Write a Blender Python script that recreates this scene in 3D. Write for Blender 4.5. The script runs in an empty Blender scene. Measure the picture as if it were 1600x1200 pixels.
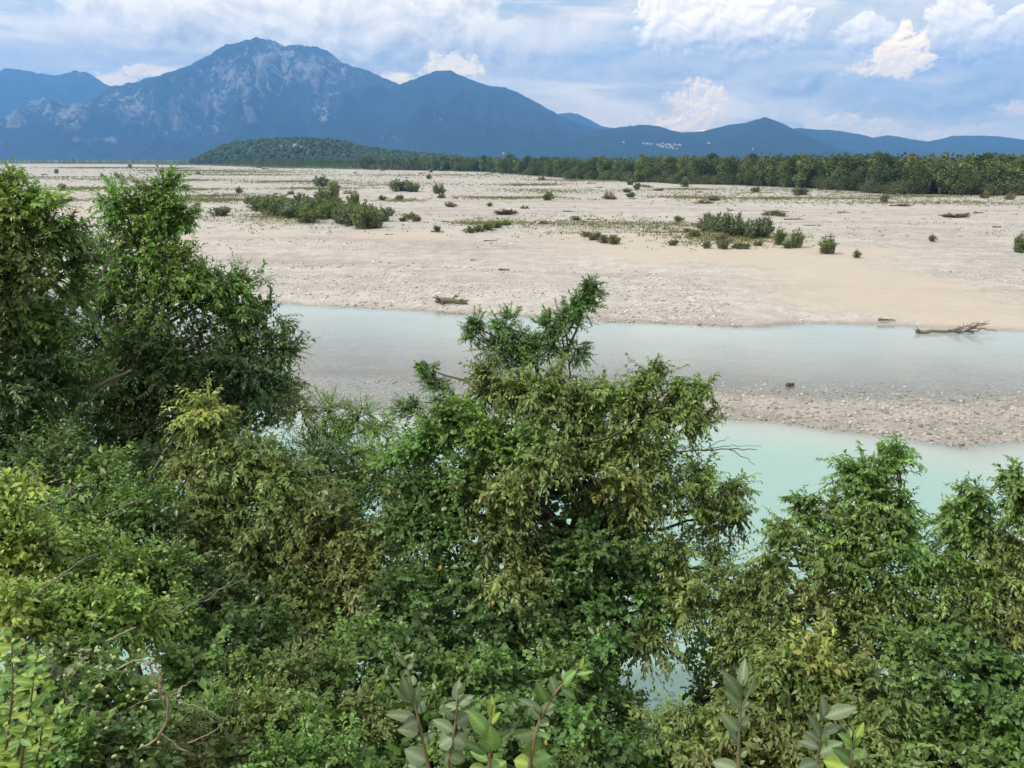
import bpy, math, random
import numpy as np
from mathutils import Vector, Matrix

# ------------------------------------------------------------------ camera
scene = bpy.context.scene
R = math.radians
FPX, HOR = 1256.0, 247.0                       # focal length and horizon row, in pixels of a 1600x1200 picture
PITCH = math.atan((600 - HOR) / FPX)
CAM = np.array([0.0, 0.0, 12.0])
cd = bpy.data.cameras.new('camera'); cam = bpy.data.objects.new('camera', cd)
scene.collection.objects.link(cam)
cd.sensor_width = 36; cd.lens = FPX / 1600 * 36
cd.clip_start = 0.05; cd.clip_end = 60000
cam.location = CAM; cam.rotation_euler = (math.pi / 2 - PITCH, 0, 0)
scene.camera = cam

# ------------------------------------------------------------------ light
SUN_EL, SUN_AZ = 48.0, 246.0                   # azimuth clockwise from +Y (the view direction)
EXPOSURE = 0.42
sd = bpy.data.lights.new('sun', 'SUN'); sun = bpy.data.objects.new('sun', sd)
scene.collection.objects.link(sun)
sd.energy = 2.8; sd.angle = R(2.0); sd.color = (1.0, 0.95, 0.87)
sdir = Vector((math.sin(R(SUN_AZ)) * math.cos(R(SUN_EL)), math.cos(R(SUN_AZ)) * math.cos(R(SUN_EL)), math.sin(R(SUN_EL))))
sun.rotation_euler = sdir.to_track_quat('Z', 'Y').to_euler()
sun.location = (-30, -30, 60)
vs = scene.view_settings
vs.view_transform = 'Standard'; vs.look = 'None'; vs.gamma = 1; vs.exposure = EXPOSURE; vs.use_curve_mapping = False
scene.render.engine = 'CYCLES'
cy = scene.cycles
cy.use_denoising = True
cy.max_bounces = 6; cy.diffuse_bounces = 2; cy.glossy_bounces = 2; cy.transmission_bounces = 3
cy.transparent_max_bounces = 4; cy.volume_bounces = 1
cy.caustics_reflective = False; cy.caustics_refractive = False

# ------------------------------------------------------------------ pixel -> world
CT, ST = math.cos(PITCH), math.sin(PITCH)
def ray(u, v):
    return np.array([u - 800.0, FPX * CT + (600.0 - v) * ST, -FPX * ST + (600.0 - v) * CT])
def at(u, v, d):                                # the point at forward distance d
    r = ray(u, v); return CAM + r * (d / r[1])
def pxm(u, v, d):                               # metres for one pixel there
    return d / ray(u, v)[1]
def on_plane(u, v, z=0.0):
    r = ray(u, v); return CAM + r * ((z - CAM[2]) / r[2])

# ------------------------------------------------------------------ node helpers
class NT:
    def __init__(s, tree): s.t = tree; s.n = tree.nodes; s.l = tree.links
    def new(s, typ, **kw):
        n = s.n.new(typ)
        for k, v in kw.items(): setattr(n, k, v)
        return n
    def put(s, sock, val):
        if isinstance(val, bpy.types.NodeSocket): s.l.new(val, sock)
        elif val is not None: sock.default_value = val
    def math(s, op, a, b=None, c=None, clamp=False):
        n = s.new('ShaderNodeMath', operation=op); n.use_clamp = clamp
        s.put(n.inputs[0], a); s.put(n.inputs[1], b); s.put(n.inputs[2], c)
        return n.outputs[0]
    def mix(s, f, a, b, blend='MIX'):
        n = s.new('ShaderNodeMix', data_type='RGBA', blend_type=blend)
        s.put(n.inputs[0], f); s.put(n.inputs[6], a); s.put(n.inputs[7], b)
        return n.outputs[2]
    def noise(s, vec, scale, detail=4, rough=0.55, dist=0.0):
        n = s.new('ShaderNodeTexNoise'); s.put(n.inputs['Vector'], vec)
        n.inputs['Scale'].default_value = scale; n.inputs['Detail'].default_value = detail
        n.inputs['Roughness'].default_value = rough; n.inputs['Distortion'].default_value = dist
        return n.outputs[0]
    def vor(s, vec, scale, feature='F1', rnd=1.0):
        n = s.new('ShaderNodeTexVoronoi', feature=feature); s.put(n.inputs['Vector'], vec)
        n.inputs['Scale'].default_value = scale; n.inputs['Randomness'].default_value = rnd
        return n
    def step(s, x, a, b, lo=0.0, hi=1.0):
        n = s.new('ShaderNodeMapRange', interpolation_type='SMOOTHSTEP')
        s.put(n.inputs[0], x); s.put(n.inputs[1], a); s.put(n.inputs[2], b)
        s.put(n.inputs[3], lo); s.put(n.inputs[4], hi)
        return n.outputs[0]
    def comb(s, x, y, z=0.0):
        n = s.new('ShaderNodeCombineXYZ'); s.put(n.inputs[0], x); s.put(n.inputs[1], y); s.put(n.inputs[2], z)
        return n.outputs[0]
    def attr(s, name):
        return s.new('ShaderNodeAttribute', attribute_name=name)
    def sep(s, vec):
        n = s.new('ShaderNodeSeparateXYZ'); s.put(n.inputs[0], vec); return n.outputs
    def sepc(s, c):
        n = s.new('ShaderNodeSeparateColor'); s.put(n.inputs[0], c); return n.outputs
    def bump(s, h, strength, dist):
        n = s.new('ShaderNodeBump'); s.put(n.inputs['Height'], h)
        n.inputs['Strength'].default_value = strength; n.inputs['Distance'].default_value = dist
        return n.outputs[0]
def rgb(r, g, b): return (r, g, b, 1.0)

# ------------------------------------------------------------------ world: sky with clouds
world = bpy.data.worlds.new('World'); scene.world = world; world.use_nodes = True
def build_world():
    T = NT(world.node_tree); T.n.clear()
    K = 10.0
    W = lambda r, g, b, m=1.0: rgb(r * K * m * 1.34, g * K * m * 1.18, b * K * m * 0.93)
    sky = T.new('ShaderNodeTexSky', sky_type='NISHITA'); sky.sun_disc = False
    sky.sun_elevation = R(SUN_EL); sky.sun_rotation = R(SUN_AZ)
    sky.air_density = 1.0; sky.dust_density = 1.6; sky.ozone_density = 2.0
    x, y, z = T.sep(T.new('ShaderNodeTexCoord').outputs['Generated'])
    a = T.math('ARCTAN2', x, y)
    e = T.math('ARCSINE', z)
    def ang(u, v):
        r = ray(u, v); return math.atan2(r[0], r[1]), math.atan2(r[2], math.hypot(r[0], r[1]))
    # high thin sheets: long streaks that thin out and thicken
    ps = T.comb(T.math('MULTIPLY', a, 2.2), T.math('ADD', T.math('MULTIPLY', e, 13.0), T.math('MULTIPLY', a, 0.7)), 3.1)
    s1 = T.noise(ps, 1.6, 4, 0.55, 0.6)
    thin = T.step(s1, 0.28, 0.50)
    s2 = T.noise(ps, 3.1, 3, 0.6, 0.4)
    sheet_col = T.mix(T.step(s2, 0.36, 0.66), W(0.54, 0.59, 0.66), W(1.12, 1.06, 0.96))
    base = T.mix(0.6, sky.outputs[0], W(0.40, 0.64, 0.86))
    base = T.mix(T.math('MULTIPLY', thin, 0.9), base, sheet_col)
    # heaped cloud everywhere else, of the same kind as in view
    gq = T.comb(a, T.math('MULTIPLY', e, 2.6), 7.7)
    gen = T.noise(gq, 3.2, 5, 0.55, 0.3)
    gm = T.math('MULTIPLY', T.step(gen, 0.47, 0.60), T.math('MAXIMUM', T.step(T.math('ABSOLUTE', a), 0.60, 0.72), T.step(e, 0.22, 0.32)))
    rest = T.mix(gm, base, T.mix(T.step(gen, 0.5, 0.66), W(0.52, 0.62, 0.78), W(0.88, 0.89, 0.90)))
    # the clouds in front of the mountains
    def billow(scale, det, k, seed):
        """cloud noise and its relief towards the light from the upper left"""
        q = T.comb(a, T.math('MULTIPLY', e, 1.3), seed); dd = 0.16 / scale
        qo = T.comb(T.math('ADD', a, -0.55 * dd), T.math('ADD', T.math('MULTIPLY', e, 1.3), dd), seed)
        p1 = T.noise(q, scale, det, 0.62, 0.3); p2 = T.noise(qo, scale, max(det - 3, 3), 0.62, 0.3)
        bil = T.math('ABSOLUTE', T.math('SUBTRACT', T.noise(q, scale * 2.3, 4, 0.6, 0.4), 0.5))
        return T.math('ADD', T.math('SUBTRACT', p1, 0.36), T.math('MULTIPLY', bil, -0.7)), T.math('MULTIPLY', T.math('SUBTRACT', p1, p2), k)
    BIG = billow(11.0, 8, 3.6, 0.0); SMALL = billow(24.0, 7, 2.4, 4.0); TINY = billow(42.0, 6, 2.4, 9.0)
    def cumulus(col, blobs, tone, shade, vtop, vbot, edge=0.10, rag=2.4, soft=0.5, opac=1.0, nz=None, sm=0.35):
        n1c, relief = nz or BIG
        f = None
        for (u, v, ru, rv) in blobs:
            a0, e0 = ang(u, v); ia, ie = 1300.0 / ru, 1300.0 / rv
            m = T.new('ShaderNodeVectorMath', operation='MULTIPLY_ADD'); T.put(m.inputs[0], T_ae); m.inputs[1].default_value = (ia, ie, 0); m.inputs[2].default_value = (-a0 * ia, -e0 * ie, 0)
            ln = T.new('ShaderNodeVectorMath', operation='LENGTH'); T.put(ln.inputs[0], m.outputs[0]); r = ln.outputs['Value']
            f = r if f is None else T.math('SMOOTH_MIN', f, r, sm)
        c = T.math('ADD', T.math('SUBTRACT', 1.0, f), T.math('MULTIPLY', n1c, rag))
        up = T.step(e, ang(800, vbot)[1], ang(800, vtop)[1])
        wide = T.math('ADD', edge, T.math('MULTIPLY', T.math('SUBTRACT', 1.0, up), soft))
        al = T.math('MULTIPLY', T.step(c, 0.0, wide), opac)
        li = T.math('ADD', T.math('MULTIPLY', up, 0.72), T.math('ADD', relief, 0.14), clamp=True)
        return T.mix(al, col, T.mix(li, shade, tone))  # sunlit and shaded cloud colours, mixed by height and relief
    T_ae = T.comb(a, e, 0.0)
    col = base
    # wide grey cloud bank behind the high mountain
    col = cumulus(col, [(300, 25, 190, 60), (450, 40, 220, 75), (620, 50, 200, 75), (720, 85, 150, 45), (230, 10, 110, 40), (560, 95, 160, 26)],
                  W(1.05, 1.03, 1.00), W(0.46, 0.51, 0.60), 0, 120, edge=0.45, rag=1.7, soft=0.4)
    col = cumulus(col, [(60, 88, 130, 26), (160, 85, 100, 28), (100, 45, 90, 12), (860, 60, 150, 34), (900, 110, 160, 24)], W(0.95, 0.94, 0.92), W(0.58, 0.63, 0.72), 40, 120, edge=0.7, rag=1.4)
    # blue-grey lower cloud on the right
    col = cumulus(col, [(1120, 104, 200, 28), (1000, 116, 150, 20), (1420, 160, 210, 46), (1570, 150, 120, 52), (1250, 135, 140, 28), (1400, 30, 180, 30)],
                  W(0.72, 0.75, 0.78), W(0.38, 0.45, 0.56), 80, 190, edge=0.7, rag=1.5)
    # white towers
    col = cumulus(col, [(1105, 15, 94, 72), (1160, 34, 78, 54), (1208, 48, 50, 42), (1070, 62, 80, 28), (1238, 68, 28, 16), (1130, 70, 90, 24)],
                  W(1.25, 1.20, 1.14), W(0.40, 0.48, 0.64), 25, 105, edge=0.16, rag=1.6, soft=0.8, nz=SMALL)
    col = cumulus(col, [(1350, 68, 46, 32), (1490, 58, 42, 50), (1500, 88, 92, 32), (1550, 70, 52, 28), (1605, 65, 56, 32), (1440, 100, 80, 24)],
                  W(1.22, 1.18, 1.12), W(0.42, 0.50, 0.66), 45, 118, edge=0.16, rag=1.6, soft=0.8, nz=SMALL)
    # warm sunlit cumulus low behind the hills
    col = cumulus(col, [(960, 185, 130, 30), (1090, 190, 110, 28), (1330, 200, 120, 18), (1490, 212, 120, 12), (880, 170, 60, 20)],
                  W(0.92, 0.84, 0.74), W(0.80, 0.76, 0.74), 150, 215, edge=0.9, rag=1.6, opac=0.7)
    col = cumulus(col, [(1408, 72, 24, 20), (1432, 64, 14, 12), (1385, 88, 20, 14), (1420, 94, 26, 16), (1385, 108, 44, 9), (1088, 172, 40, 36), (1122, 150, 15, 18), (1055, 190, 46, 18)],
                  W(1.75, 1.45, 0.92), W(0.95, 0.85, 0.74), 50, 215, edge=0.45, rag=3.0, nz=TINY, sm=0.12)
    col = cumulus(col, [(1310, 192, 54, 16), (1370, 200, 44, 15), (1470, 210, 50, 10), (1530, 206, 34, 10), (1590, 172, 28, 14),
                        (705, 106, 40, 17), (620, 122, 20, 11), (175, 128, 30, 12), (235, 112, 34, 8)],
                  W(1.35, 1.18, 0.82), W(0.82, 0.77, 0.74), 90, 220, edge=0.45, rag=2.6, nz=TINY, sm=0.15)
    col = T.mix(gm, col, T.mix(T.step(gen, 0.5, 0.66), W(0.52, 0.62, 0.78), W(0.88, 0.89, 0.90)))
    b1 = T.new('ShaderNodeBackground'); T.put(b1.inputs[0], rest); b1.inputs[1].default_value = 0.1
    b2 = T.new('ShaderNodeBackground'); T.put(b2.inputs[0], col); b2.inputs[1].default_value = 0.1
    # (the detailed clouds are only worked out where they are)
    near = T.math('MULTIPLY', T.math('LESS_THAN', T.math('ABSOLUTE', a), 0.78), T.math('MULTIPLY', T.math('LESS_THAN', e, 0.33), T.math('GREATER_THAN', e, -0.02)))
    mx = T.new('ShaderNodeMixShader'); T.put(mx.inputs[0], near); T.l.new(b1.outputs[0], mx.inputs[1]); T.l.new(b2.outputs[0], mx.inputs[2])
    out = T.new('ShaderNodeOutputWorld'); T.l.new(mx.outputs[0], out.inputs[0])
build_world()

# ------------------------------------------------------------------ numpy noise
def _hash(ix, iy, seed):
    h = (ix.astype(np.int64) * 374761393 + iy.astype(np.int64) * 668265263 + seed * 974711) & 0x7fffffff
    h = ((h ^ (h >> 13)) * 1274126177) & 0x7fffffff
    return ((h ^ (h >> 16)) & 0xffff) / 65535.0
def vnoise(x, y, seed=0):
    x = np.asarray(x, float); y = np.asarray(y, float)
    ix, iy = np.floor(x), np.floor(y); fx, fy = x - ix, y - iy
    fx = fx * fx * fx * (fx * (fx * 6 - 15) + 10); fy = fy * fy * fy * (fy * (fy * 6 - 15) + 10)
    a, b = _hash(ix, iy, seed), _hash(ix + 1, iy, seed)
    c, d = _hash(ix, iy + 1, seed), _hash(ix + 1, iy + 1, seed)
    return (a + (b - a) * fx) * (1 - fy) + (c + (d - c) * fx) * fy
def fbm(x, y, oct=4, seed=0, gain=0.5, lac=2.03):
    s = 0; amp = 1; tot = 0
    for i in range(oct):
        s = s + amp * vnoise(x, y, seed + i * 17); tot += amp
        amp *= gain; x = np.asarray(x) * lac + 13.1; y = np.asarray(y) * lac + 7.7
    return s / tot
def ridged(x, y, oct=4, seed=0):
    s = 0; amp = 1; tot = 0
    for i in range(oct):
        s = s + amp * (1 - np.abs(2 * vnoise(x, y, seed + i * 17) - 1)); tot += amp
        amp *= 0.5; x = np.asarray(x) * 2.03 + 13.1; y = np.asarray(y) * 2.03 + 7.7
    return s / tot
def sstep(x, a, b):
    t = np.clip((np.asarray(x, float) - a) / (b - a), 0, 1); return t * t * (3 - 2 * t)

# ------------------------------------------------------------------ mesh helpers
COL = scene.collection
def mesh_of(name, V, F, col=None, smooth=False, mats=None, mi=None, attrs=None):
    V = np.asarray(V, np.float32); F = np.asarray(F, np.int32); k = F.shape[1]
    me = bpy.data.meshes.new(name)
    me.vertices.add(len(V)); me.vertices.foreach_set('co', V.ravel())
    me.loops.add(F.size); me.loops.foreach_set('vertex_index', F.ravel())
    me.polygons.add(len(F)); me.polygons.foreach_set('loop_start', np.arange(0, F.size, k, dtype=np.int32))
    if smooth: me.polygons.foreach_set('use_smooth', np.ones(len(F), bool))
    if mi is not None: me.polygons.foreach_set('material_index', np.asarray(mi, np.int32))
    for m in (mats or []): me.materials.append(m)
    if col is not None:
        col = np.asarray(col, np.float32)
        if col.shape[1] == 3: col = np.hstack([col, np.ones((len(col), 1), np.float32)])
        me.attributes.new('col', 'FLOAT_COLOR', 'POINT').data.foreach_set('color', col.ravel())
    for nm, arr in (attrs or {}).items():
        me.attributes.new(nm, 'FLOAT', 'POINT').data.foreach_set('value', np.asarray(arr, np.float32))
    me.update(calc_edges=True)
    return me
def link(name, data, parent=None, loc=None):
    o = bpy.data.objects.new(name, data); COL.objects.link(o)
    if parent is not None: o.parent = parent
    if loc is not None: o.location = loc
    return o
def tag(o, label=None, cat=None, group=None, kind=None):
    if label: o['label'] = label
    if cat: o['category'] = cat
    if group: o['group'] = group
    if kind: o['kind'] = kind
    return o
def copy_tree(o, parent=None):
    c = o.copy(); COL.objects.link(c); c.parent = parent
    for ch in o.children: copy_tree(ch, c)
    return c
def grid_faces(nr, nc):
    i = np.arange(nr - 1)[:, None] * nc + np.arange(nc - 1)[None, :]
    i = i.ravel(); return np.stack([i, i + 1, i + nc + 1, i + nc], 1)
class MB:
    """collects triangles with a colour per vertex"""
    def __init__(s): s.V = []; s.F = []; s.C = []; s.n = 0
    def add(s, V, F, C):
        V = np.asarray(V, float); F = np.asarray(F, int)
        C = np.asarray(C, float)
        if C.ndim == 1: C = np.tile(C, (len(V), 1))
        s.V.append(V); s.F.append(F + s.n); s.C.append(C); s.n += len(V)
    def tube(s, P, r, sides=5, c=(0.2, 0.2, 0.2)):
        P = np.asarray(P, float); n = len(P); r = np.broadcast_to(np.asarray(r, float), (n,))
        t = np.gradient(P, axis=0); t /= np.linalg.norm(t, axis=1)[:, None] + 1e-9
        ref = np.array([0.31, 0.17, 0.93]) if abs(t[:, 2]).mean() < 0.8 else np.array([0.9, 0.3, 0.1])
        a = np.cross(t, ref); a /= np.linalg.norm(a, axis=1)[:, None] + 1e-9
        b = np.cross(t, a)
        th = np.arange(sides) * 2 * np.pi / sides
        V = P[:, None, :] + r[:, None, None] * (np.cos(th)[None, :, None] * a[:, None, :] + np.sin(th)[None, :, None] * b[:, None, :])
        V = V.reshape(-1, 3); F = []
        for i in range(n - 1):
            for j in range(sides):
                k = (j + 1) % sides; p, q = i * sides, (i + 1) * sides
                F.append((p + j, p + k, q + k)); F.append((p + j, q + k, q + j))
        for j in range(1, sides - 1):
            F.append((0, j + 1, j)); q = (n - 1) * sides; F.append((q, q + j, q + j + 1))
        s.add(V, F, c)
    def mesh(s, name, mat, smooth=False):
        return mesh_of(name, np.concatenate(s.V), np.concatenate(s.F), np.concatenate(s.C), smooth, [mat])
def curve(a, b, n=7, sag=0.0, wob=0.0, rng=None, c0=None):
    a = np.asarray(a, float); b = np.asarray(b, float); t = np.linspace(0, 1, n)[:, None]
    if c0 is None: P = a * (1 - t) + b * t
    else: P = a * (1 - t) ** 2 + 2 * np.asarray(c0, float) * t * (1 - t) + b * t * t
    P[:, 2] += sag * 4 * (t * (1 - t))[:, 0]
    if wob and rng is not None:
        P[1:-1] += rng.normal(0, wob, (n - 2, 3))
    return P

# ------------------------------------------------------------------ materials
def new_mat(name):
    m = bpy.data.materials.new(name); m.use_nodes = True; T = NT(m.node_tree); T.n.clear()
    out = T.new('ShaderNodeOutputMaterial'); return m, T, out
def leaf_mat(name, trans=0.36, gloss=0.50, rough=0.38):
    m, T, out = new_mat(name)
    c = T.attr('col').outputs[0]
    d = T.new('ShaderNodeBsdfPrincipled'); T.put(d.inputs['Base Color'], c)
    d.inputs['Roughness'].default_value = rough; d.inputs['Specular IOR Level'].default_value = gloss
    t = T.new('ShaderNodeBsdfTranslucent')
    T.put(t.inputs[0], T.mix(1.0, c, rgb(1.05, 1.25, 0.55), 'MULTIPLY'))
    x = T.new('ShaderNodeMixShader'); x.inputs[0].default_value = trans
    T.l.new(d.outputs[0], x.inputs[1]); T.l.new(t.outputs[0], x.inputs[2]); T.l.new(x.outputs[0], out.inputs[0])
    return m
def plain_attr_mat(name, rough=0.85, nscale=0.0, namp=0.3, bump=0.0):
    m, T, out = new_mat(name)
    c = T.attr('col').outputs[0]
    d = T.new('ShaderNodeBsdfPrincipled'); d.inputs['Roughness'].default_value = rough; d.inputs['Specular IOR Level'].default_value = 0.2
    if nscale:
        co = T.new('ShaderNodeTexCoord').outputs['Object']
        n = T.noise(co, nscale, 5, 0.6)
        c = T.mix(1.0, c, T.mix(n, rgb(1 - namp, 1 - namp, 1 - namp), rgb(1 + namp, 1 + namp, 1 + namp)), 'MULTIPLY')
        if bump: T.put(d.inputs['Normal'], T.bump(n, bump, 0.02))
    T.put(d.inputs['Base Color'], c); T.l.new(d.outputs[0], out.inputs[0])
    return m
M_LEAF = leaf_mat('leaf')
M_LEAFBIG = leaf_mat('broad_leaf', 0.30, 0.35, 0.5)
def add_veins(m):
    T = NT(m.node_tree); d = next(n for n in T.n if n.type == 'BSDF_PRINCIPLED'); c = T.n['Attribute'].outputs[0]
    x, y, z = T.sep(T.new('ShaderNodeTexCoord').outputs['Object'])
    ax = T.math('ABSOLUTE', x)
    w = T.math('SINE', T.math('MULTIPLY', T.math('SUBTRACT', y, T.math('MULTIPLY', ax, 0.75)), 52.0))
    blot = T.noise(T.new('ShaderNodeTexCoord').outputs['Object'], 5.0, 4, 0.6)
    k = T.math('ADD', T.math('MULTIPLY', T.step(w, 0.75, 1.0), 0.22), T.math('MULTIPLY', blot, 0.5))
    T.put(d.inputs['Base Color'], T.mix(1.0, c, T.mix(k, rgb(0.72, 0.72, 0.72), rgb(1.5, 1.45, 1.4)), 'MULTIPLY'))
    T.put(d.inputs['Normal'], T.bump(w, 0.10, 0.02))
add_veins(M_LEAFBIG)
M_FAR = leaf_mat('far_foliage', 0.15, 0.1, 0.7)
M_BARK = plain_attr_mat('bark', 0.9, 14.0, 0.45, 0.5)
M_DRY = plain_attr_mat('driftwood', 0.85, 9.0, 0.4, 0.4)
M_STONE = plain_attr_mat('river_stone', 0.8)
M_HOUSE = plain_attr_mat('house_plaster', 0.8)

def gravel_material():
    m, T, out = new_mat('gravel')
    co = T.new('ShaderNodeTexCoord').outputs['Object']
    mask = T.attr('col'); sand, grass, wet = T.sepc(mask.outputs[0])[:3]
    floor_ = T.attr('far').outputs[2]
    peb = T.vor(co, 5.5); peb2 = T.vor(co, 13.0)
    pr = T.sepc(peb.outputs['Color'])[0]; pr2 = T.sepc(peb2.outputs['Color'])[1]
    big = T.noise(co, 0.055, 5, 0.6); mid = T.noise(co, 0.5, 5, 0.6)
    g = T.mix(pr, rgb(0.30, 0.284, 0.268), rgb(0.545, 0.520, 0.502))
    g = T.mix(T.math('MULTIPLY', pr2, 0.45), g, rgb(0.46, 0.43, 0.385))
    gap = T.step(peb.outputs['Distance'], 0.05, 0.14, 1.0, 0.0)
    gap = T.step(peb.outputs['Distance'], 0.065, 0.12)      # dark joints between the cobbles
    cob = T.math('MULTIPLY', T.step(mid, 0.36, 0.62), 0.8)
    g = T.mix(T.math('MULTIPLY', gap, T.math('MULTIPLY', cob, 0.40)), g, rgb(0.16, 0.145, 0.125))
    g = T.mix(T.step(big, 0.35, 0.7, 0.0, 0.5), g, T.mix(0.5, g, rgb(0.44, 0.43, 0.42)))
    gx, gy, gz = T.sep(co)
    band = T.noise(T.comb(T.math('MULTIPLY', gx, 0.022), T.math('ADD', T.math('MULTIPLY', gy, 0.11), T.math('MULTIPLY', gx, 0.012)), 1.0), 1.0, 6, 0.62, 0.5)
    g = T.mix(T.step(band, 0.42, 0.66, 0.0, 0.75), g, T.mix(1.0, g, rgb(0.76, 0.75, 0.74), 'MULTIPLY'))
    sn = T.noise(co, 0.25, 5, 0.65)
    sandc = T.mix(sn, rgb(0.39, 0.338, 0.278), rgb(0.47, 0.415, 0.352))
    sandc = T.mix(T.math('MULTIPLY', T.step(T.noise(co, 3.0, 3, 0.6), 0.5, 0.66), 0.3), sandc, g)
    sm = T.step(T.math('ADD', sand, T.math('MULTIPLY', T.math('SUBTRACT', T.noise(co, 0.16, 7, 0.7, 0.6), 0.5), 1.5)), 0.30, 0.85)
    c = T.mix(T.math('MULTIPLY', sm, 0.82), g, sandc)
    gn = T.noise(co, 0.9, 6, 0.7)
    gm = T.step(T.math('ADD', grass, T.math('MULTIPLY', T.math('SUBTRACT', gn, 0.5), 1.6)), 0.42, 0.72)
    c = T.mix(T.math('MULTIPLY', gm, 0.8), c, T.mix(gn, rgb(0.17, 0.165, 0.075), rgb(0.28, 0.26, 0.14)))
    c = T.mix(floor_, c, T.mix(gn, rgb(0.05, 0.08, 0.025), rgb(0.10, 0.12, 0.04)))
    c = T.mix(T.math('MULTIPLY', wet, 0.55), c, T.mix(1.0, c, rgb(0.60, 0.55, 0.50), 'MULTIPLY'))
    d = T.new('ShaderNodeBsdfPrincipled'); T.put(d.inputs['Base Color'], c)
    T.put(d.inputs['Roughness'], T.math('SUBTRACT', 0.9, T.math('MULTIPLY', wet, 0.3)))
    d.inputs['Specular IOR Level'].default_value = 0.25
    hgt = T.math('SUBTRACT', T.math('MULTIPLY', mid, 0.25), T.math('MULTIPLY', peb.outputs['Distance'], T.math('SUBTRACT', 1.0, sm)))
    T.put(d.inputs['Normal'], T.bump(hgt, 0.35, 0.08))
    T.l.new(d.outputs[0], out.inputs[0]); return m
def water_material():
    m, T, out = new_mat('river_water')
    co = T.new('ShaderNodeTexCoord').outputs['Object']
    depth = T.attr('depth').outputs[2]
    var = T.noise(co, 0.12, 4, 0.55)
    dv = T.math('MULTIPLY', depth, T.math('ADD', 0.65, T.math('MULTIPLY', var, 0.7)))
    opac = T.math('SUBTRACT', 1.0, T.math('EXPONENT', T.math('MULTIPLY', dv, -3.2)))
    milk = T.mix(T.step(dv, 0.0, 1.6), rgb(0.42, 0.465, 0.45), rgb(0.25, 0.395, 0.37))
    b = T.new('ShaderNodeBsdfDiffuse'); T.put(b.inputs[0], milk)
    tr = T.new('ShaderNodeBsdfTransparent'); tr.inputs[0].default_value = rgb(0.93, 0.96, 0.95)
    x = T.new('ShaderNodeMixShader'); T.put(x.inputs[0], opac); T.l.new(tr.outputs[0], x.inputs[1]); T.l.new(b.outputs[0], x.inputs[2])
    sx, sy, sz = T.sep(co)
    rip = T.noise(T.comb(T.math('MULTIPLY', sx, 0.6), sy, 0.0), 2.6, 4, 0.55, 0.4)
    rip2 = T.noise(T.comb(T.math('MULTIPLY', sx, 0.35), sy, 2.0), 0.5, 3, 0.5, 0.3)
    hb = T.math('ADD', rip, T.math('MULTIPLY', rip2, 2.5))
    nrm = T.bump(hb, 0.26, 0.05)
    gl = T.new('ShaderNodeBsdfGlossy'); gl.inputs['Roughness'].default_value = 0.06; T.put(gl.inputs['Normal'], nrm)
    gl.inputs[0].default_value = rgb(0.95, 0.95, 0.95)
    fr = T.new('ShaderNodeFresnel'); fr.inputs[0].default_value = 1.333; T.put(fr.inputs['Normal'], nrm)
    y = T.new('ShaderNodeMixShader'); T.l.new(fr.outputs[0], y.inputs[0]); T.l.new(x.outputs[0], y.inputs[1]); T.l.new(gl.outputs[0], y.inputs[2])
    T.l.new(y.outputs[0], out.inputs[0]); return m
def mountain_material():
    m, T, out = new_mat('mountain_slope')
    co = T.new('ShaderNodeTexCoord').outputs['Object']
    rock = T.attr('rock').outputs[2]
    n = T.noise(co, 0.010, 8, 0.68); n2 = T.noise(co, 0.02, 5, 0.7); n3 = T.noise(co, 0.0016, 4, 0.6)
    fo = T.mix(n2, rgb(0.022, 0.036, 0.022), rgb(0.060, 0.078, 0.044))
    fo = T.mix(T.step(n3, 0.5, 0.7, 0.0, 0.5), fo, rgb(0.085, 0.105, 0.055))
    ro = T.mix(n2, rgb(0.30, 0.27, 0.25), rgb(0.70, 0.64, 0.58))
    k = T.step(T.math('ADD', rock, T.math('MULTIPLY', T.math('SUBTRACT', n, 0.5), 2.2)), 0.38, 0.85)
    d = T.new('ShaderNodeBsdfPrincipled'); T.put(d.inputs['Base Color'], T.mix(k, fo, ro))
    d.inputs['Roughness'].default_value = 0.95; d.inputs['Specular IOR Level'].default_value = 0.05
    T.put(d.inputs['Normal'], T.bump(T.math('ADD', n2, T.math('MULTIPLY', n, 1.6)), 1.0, 90.0))
    T.l.new(d.outputs[0], out.inputs[0]); return m
def soil_material():
    m, T, out = new_mat('bank_soil')
    co = T.new('ShaderNodeTexCoord').outputs['Object']
    n = T.noise(co, 6.0, 6, 0.65); n2 = T.noise(co, 0.8, 4, 0.6)
    c = T.mix(n, rgb(0.035, 0.028, 0.018), rgb(0.10, 0.08, 0.05))
    c = T.mix(T.step(n2, 0.4, 0.6, 0.0, 0.6), c, rgb(0.04, 0.055, 0.02))
    d = T.new('ShaderNodeBsdfPrincipled'); T.put(d.inputs['Base Color'], c); d.inputs['Roughness'].default_value = 0.95
    T.put(d.inputs['Normal'], T.bump(n, 0.8, 0.06)); T.l.new(d.outputs[0], out.inputs[0]); return m
M_GRAVEL, M_WATER, M_MOUNT, M_SOIL = gravel_material(), water_material(), mountain_material(), soil_material()

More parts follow.
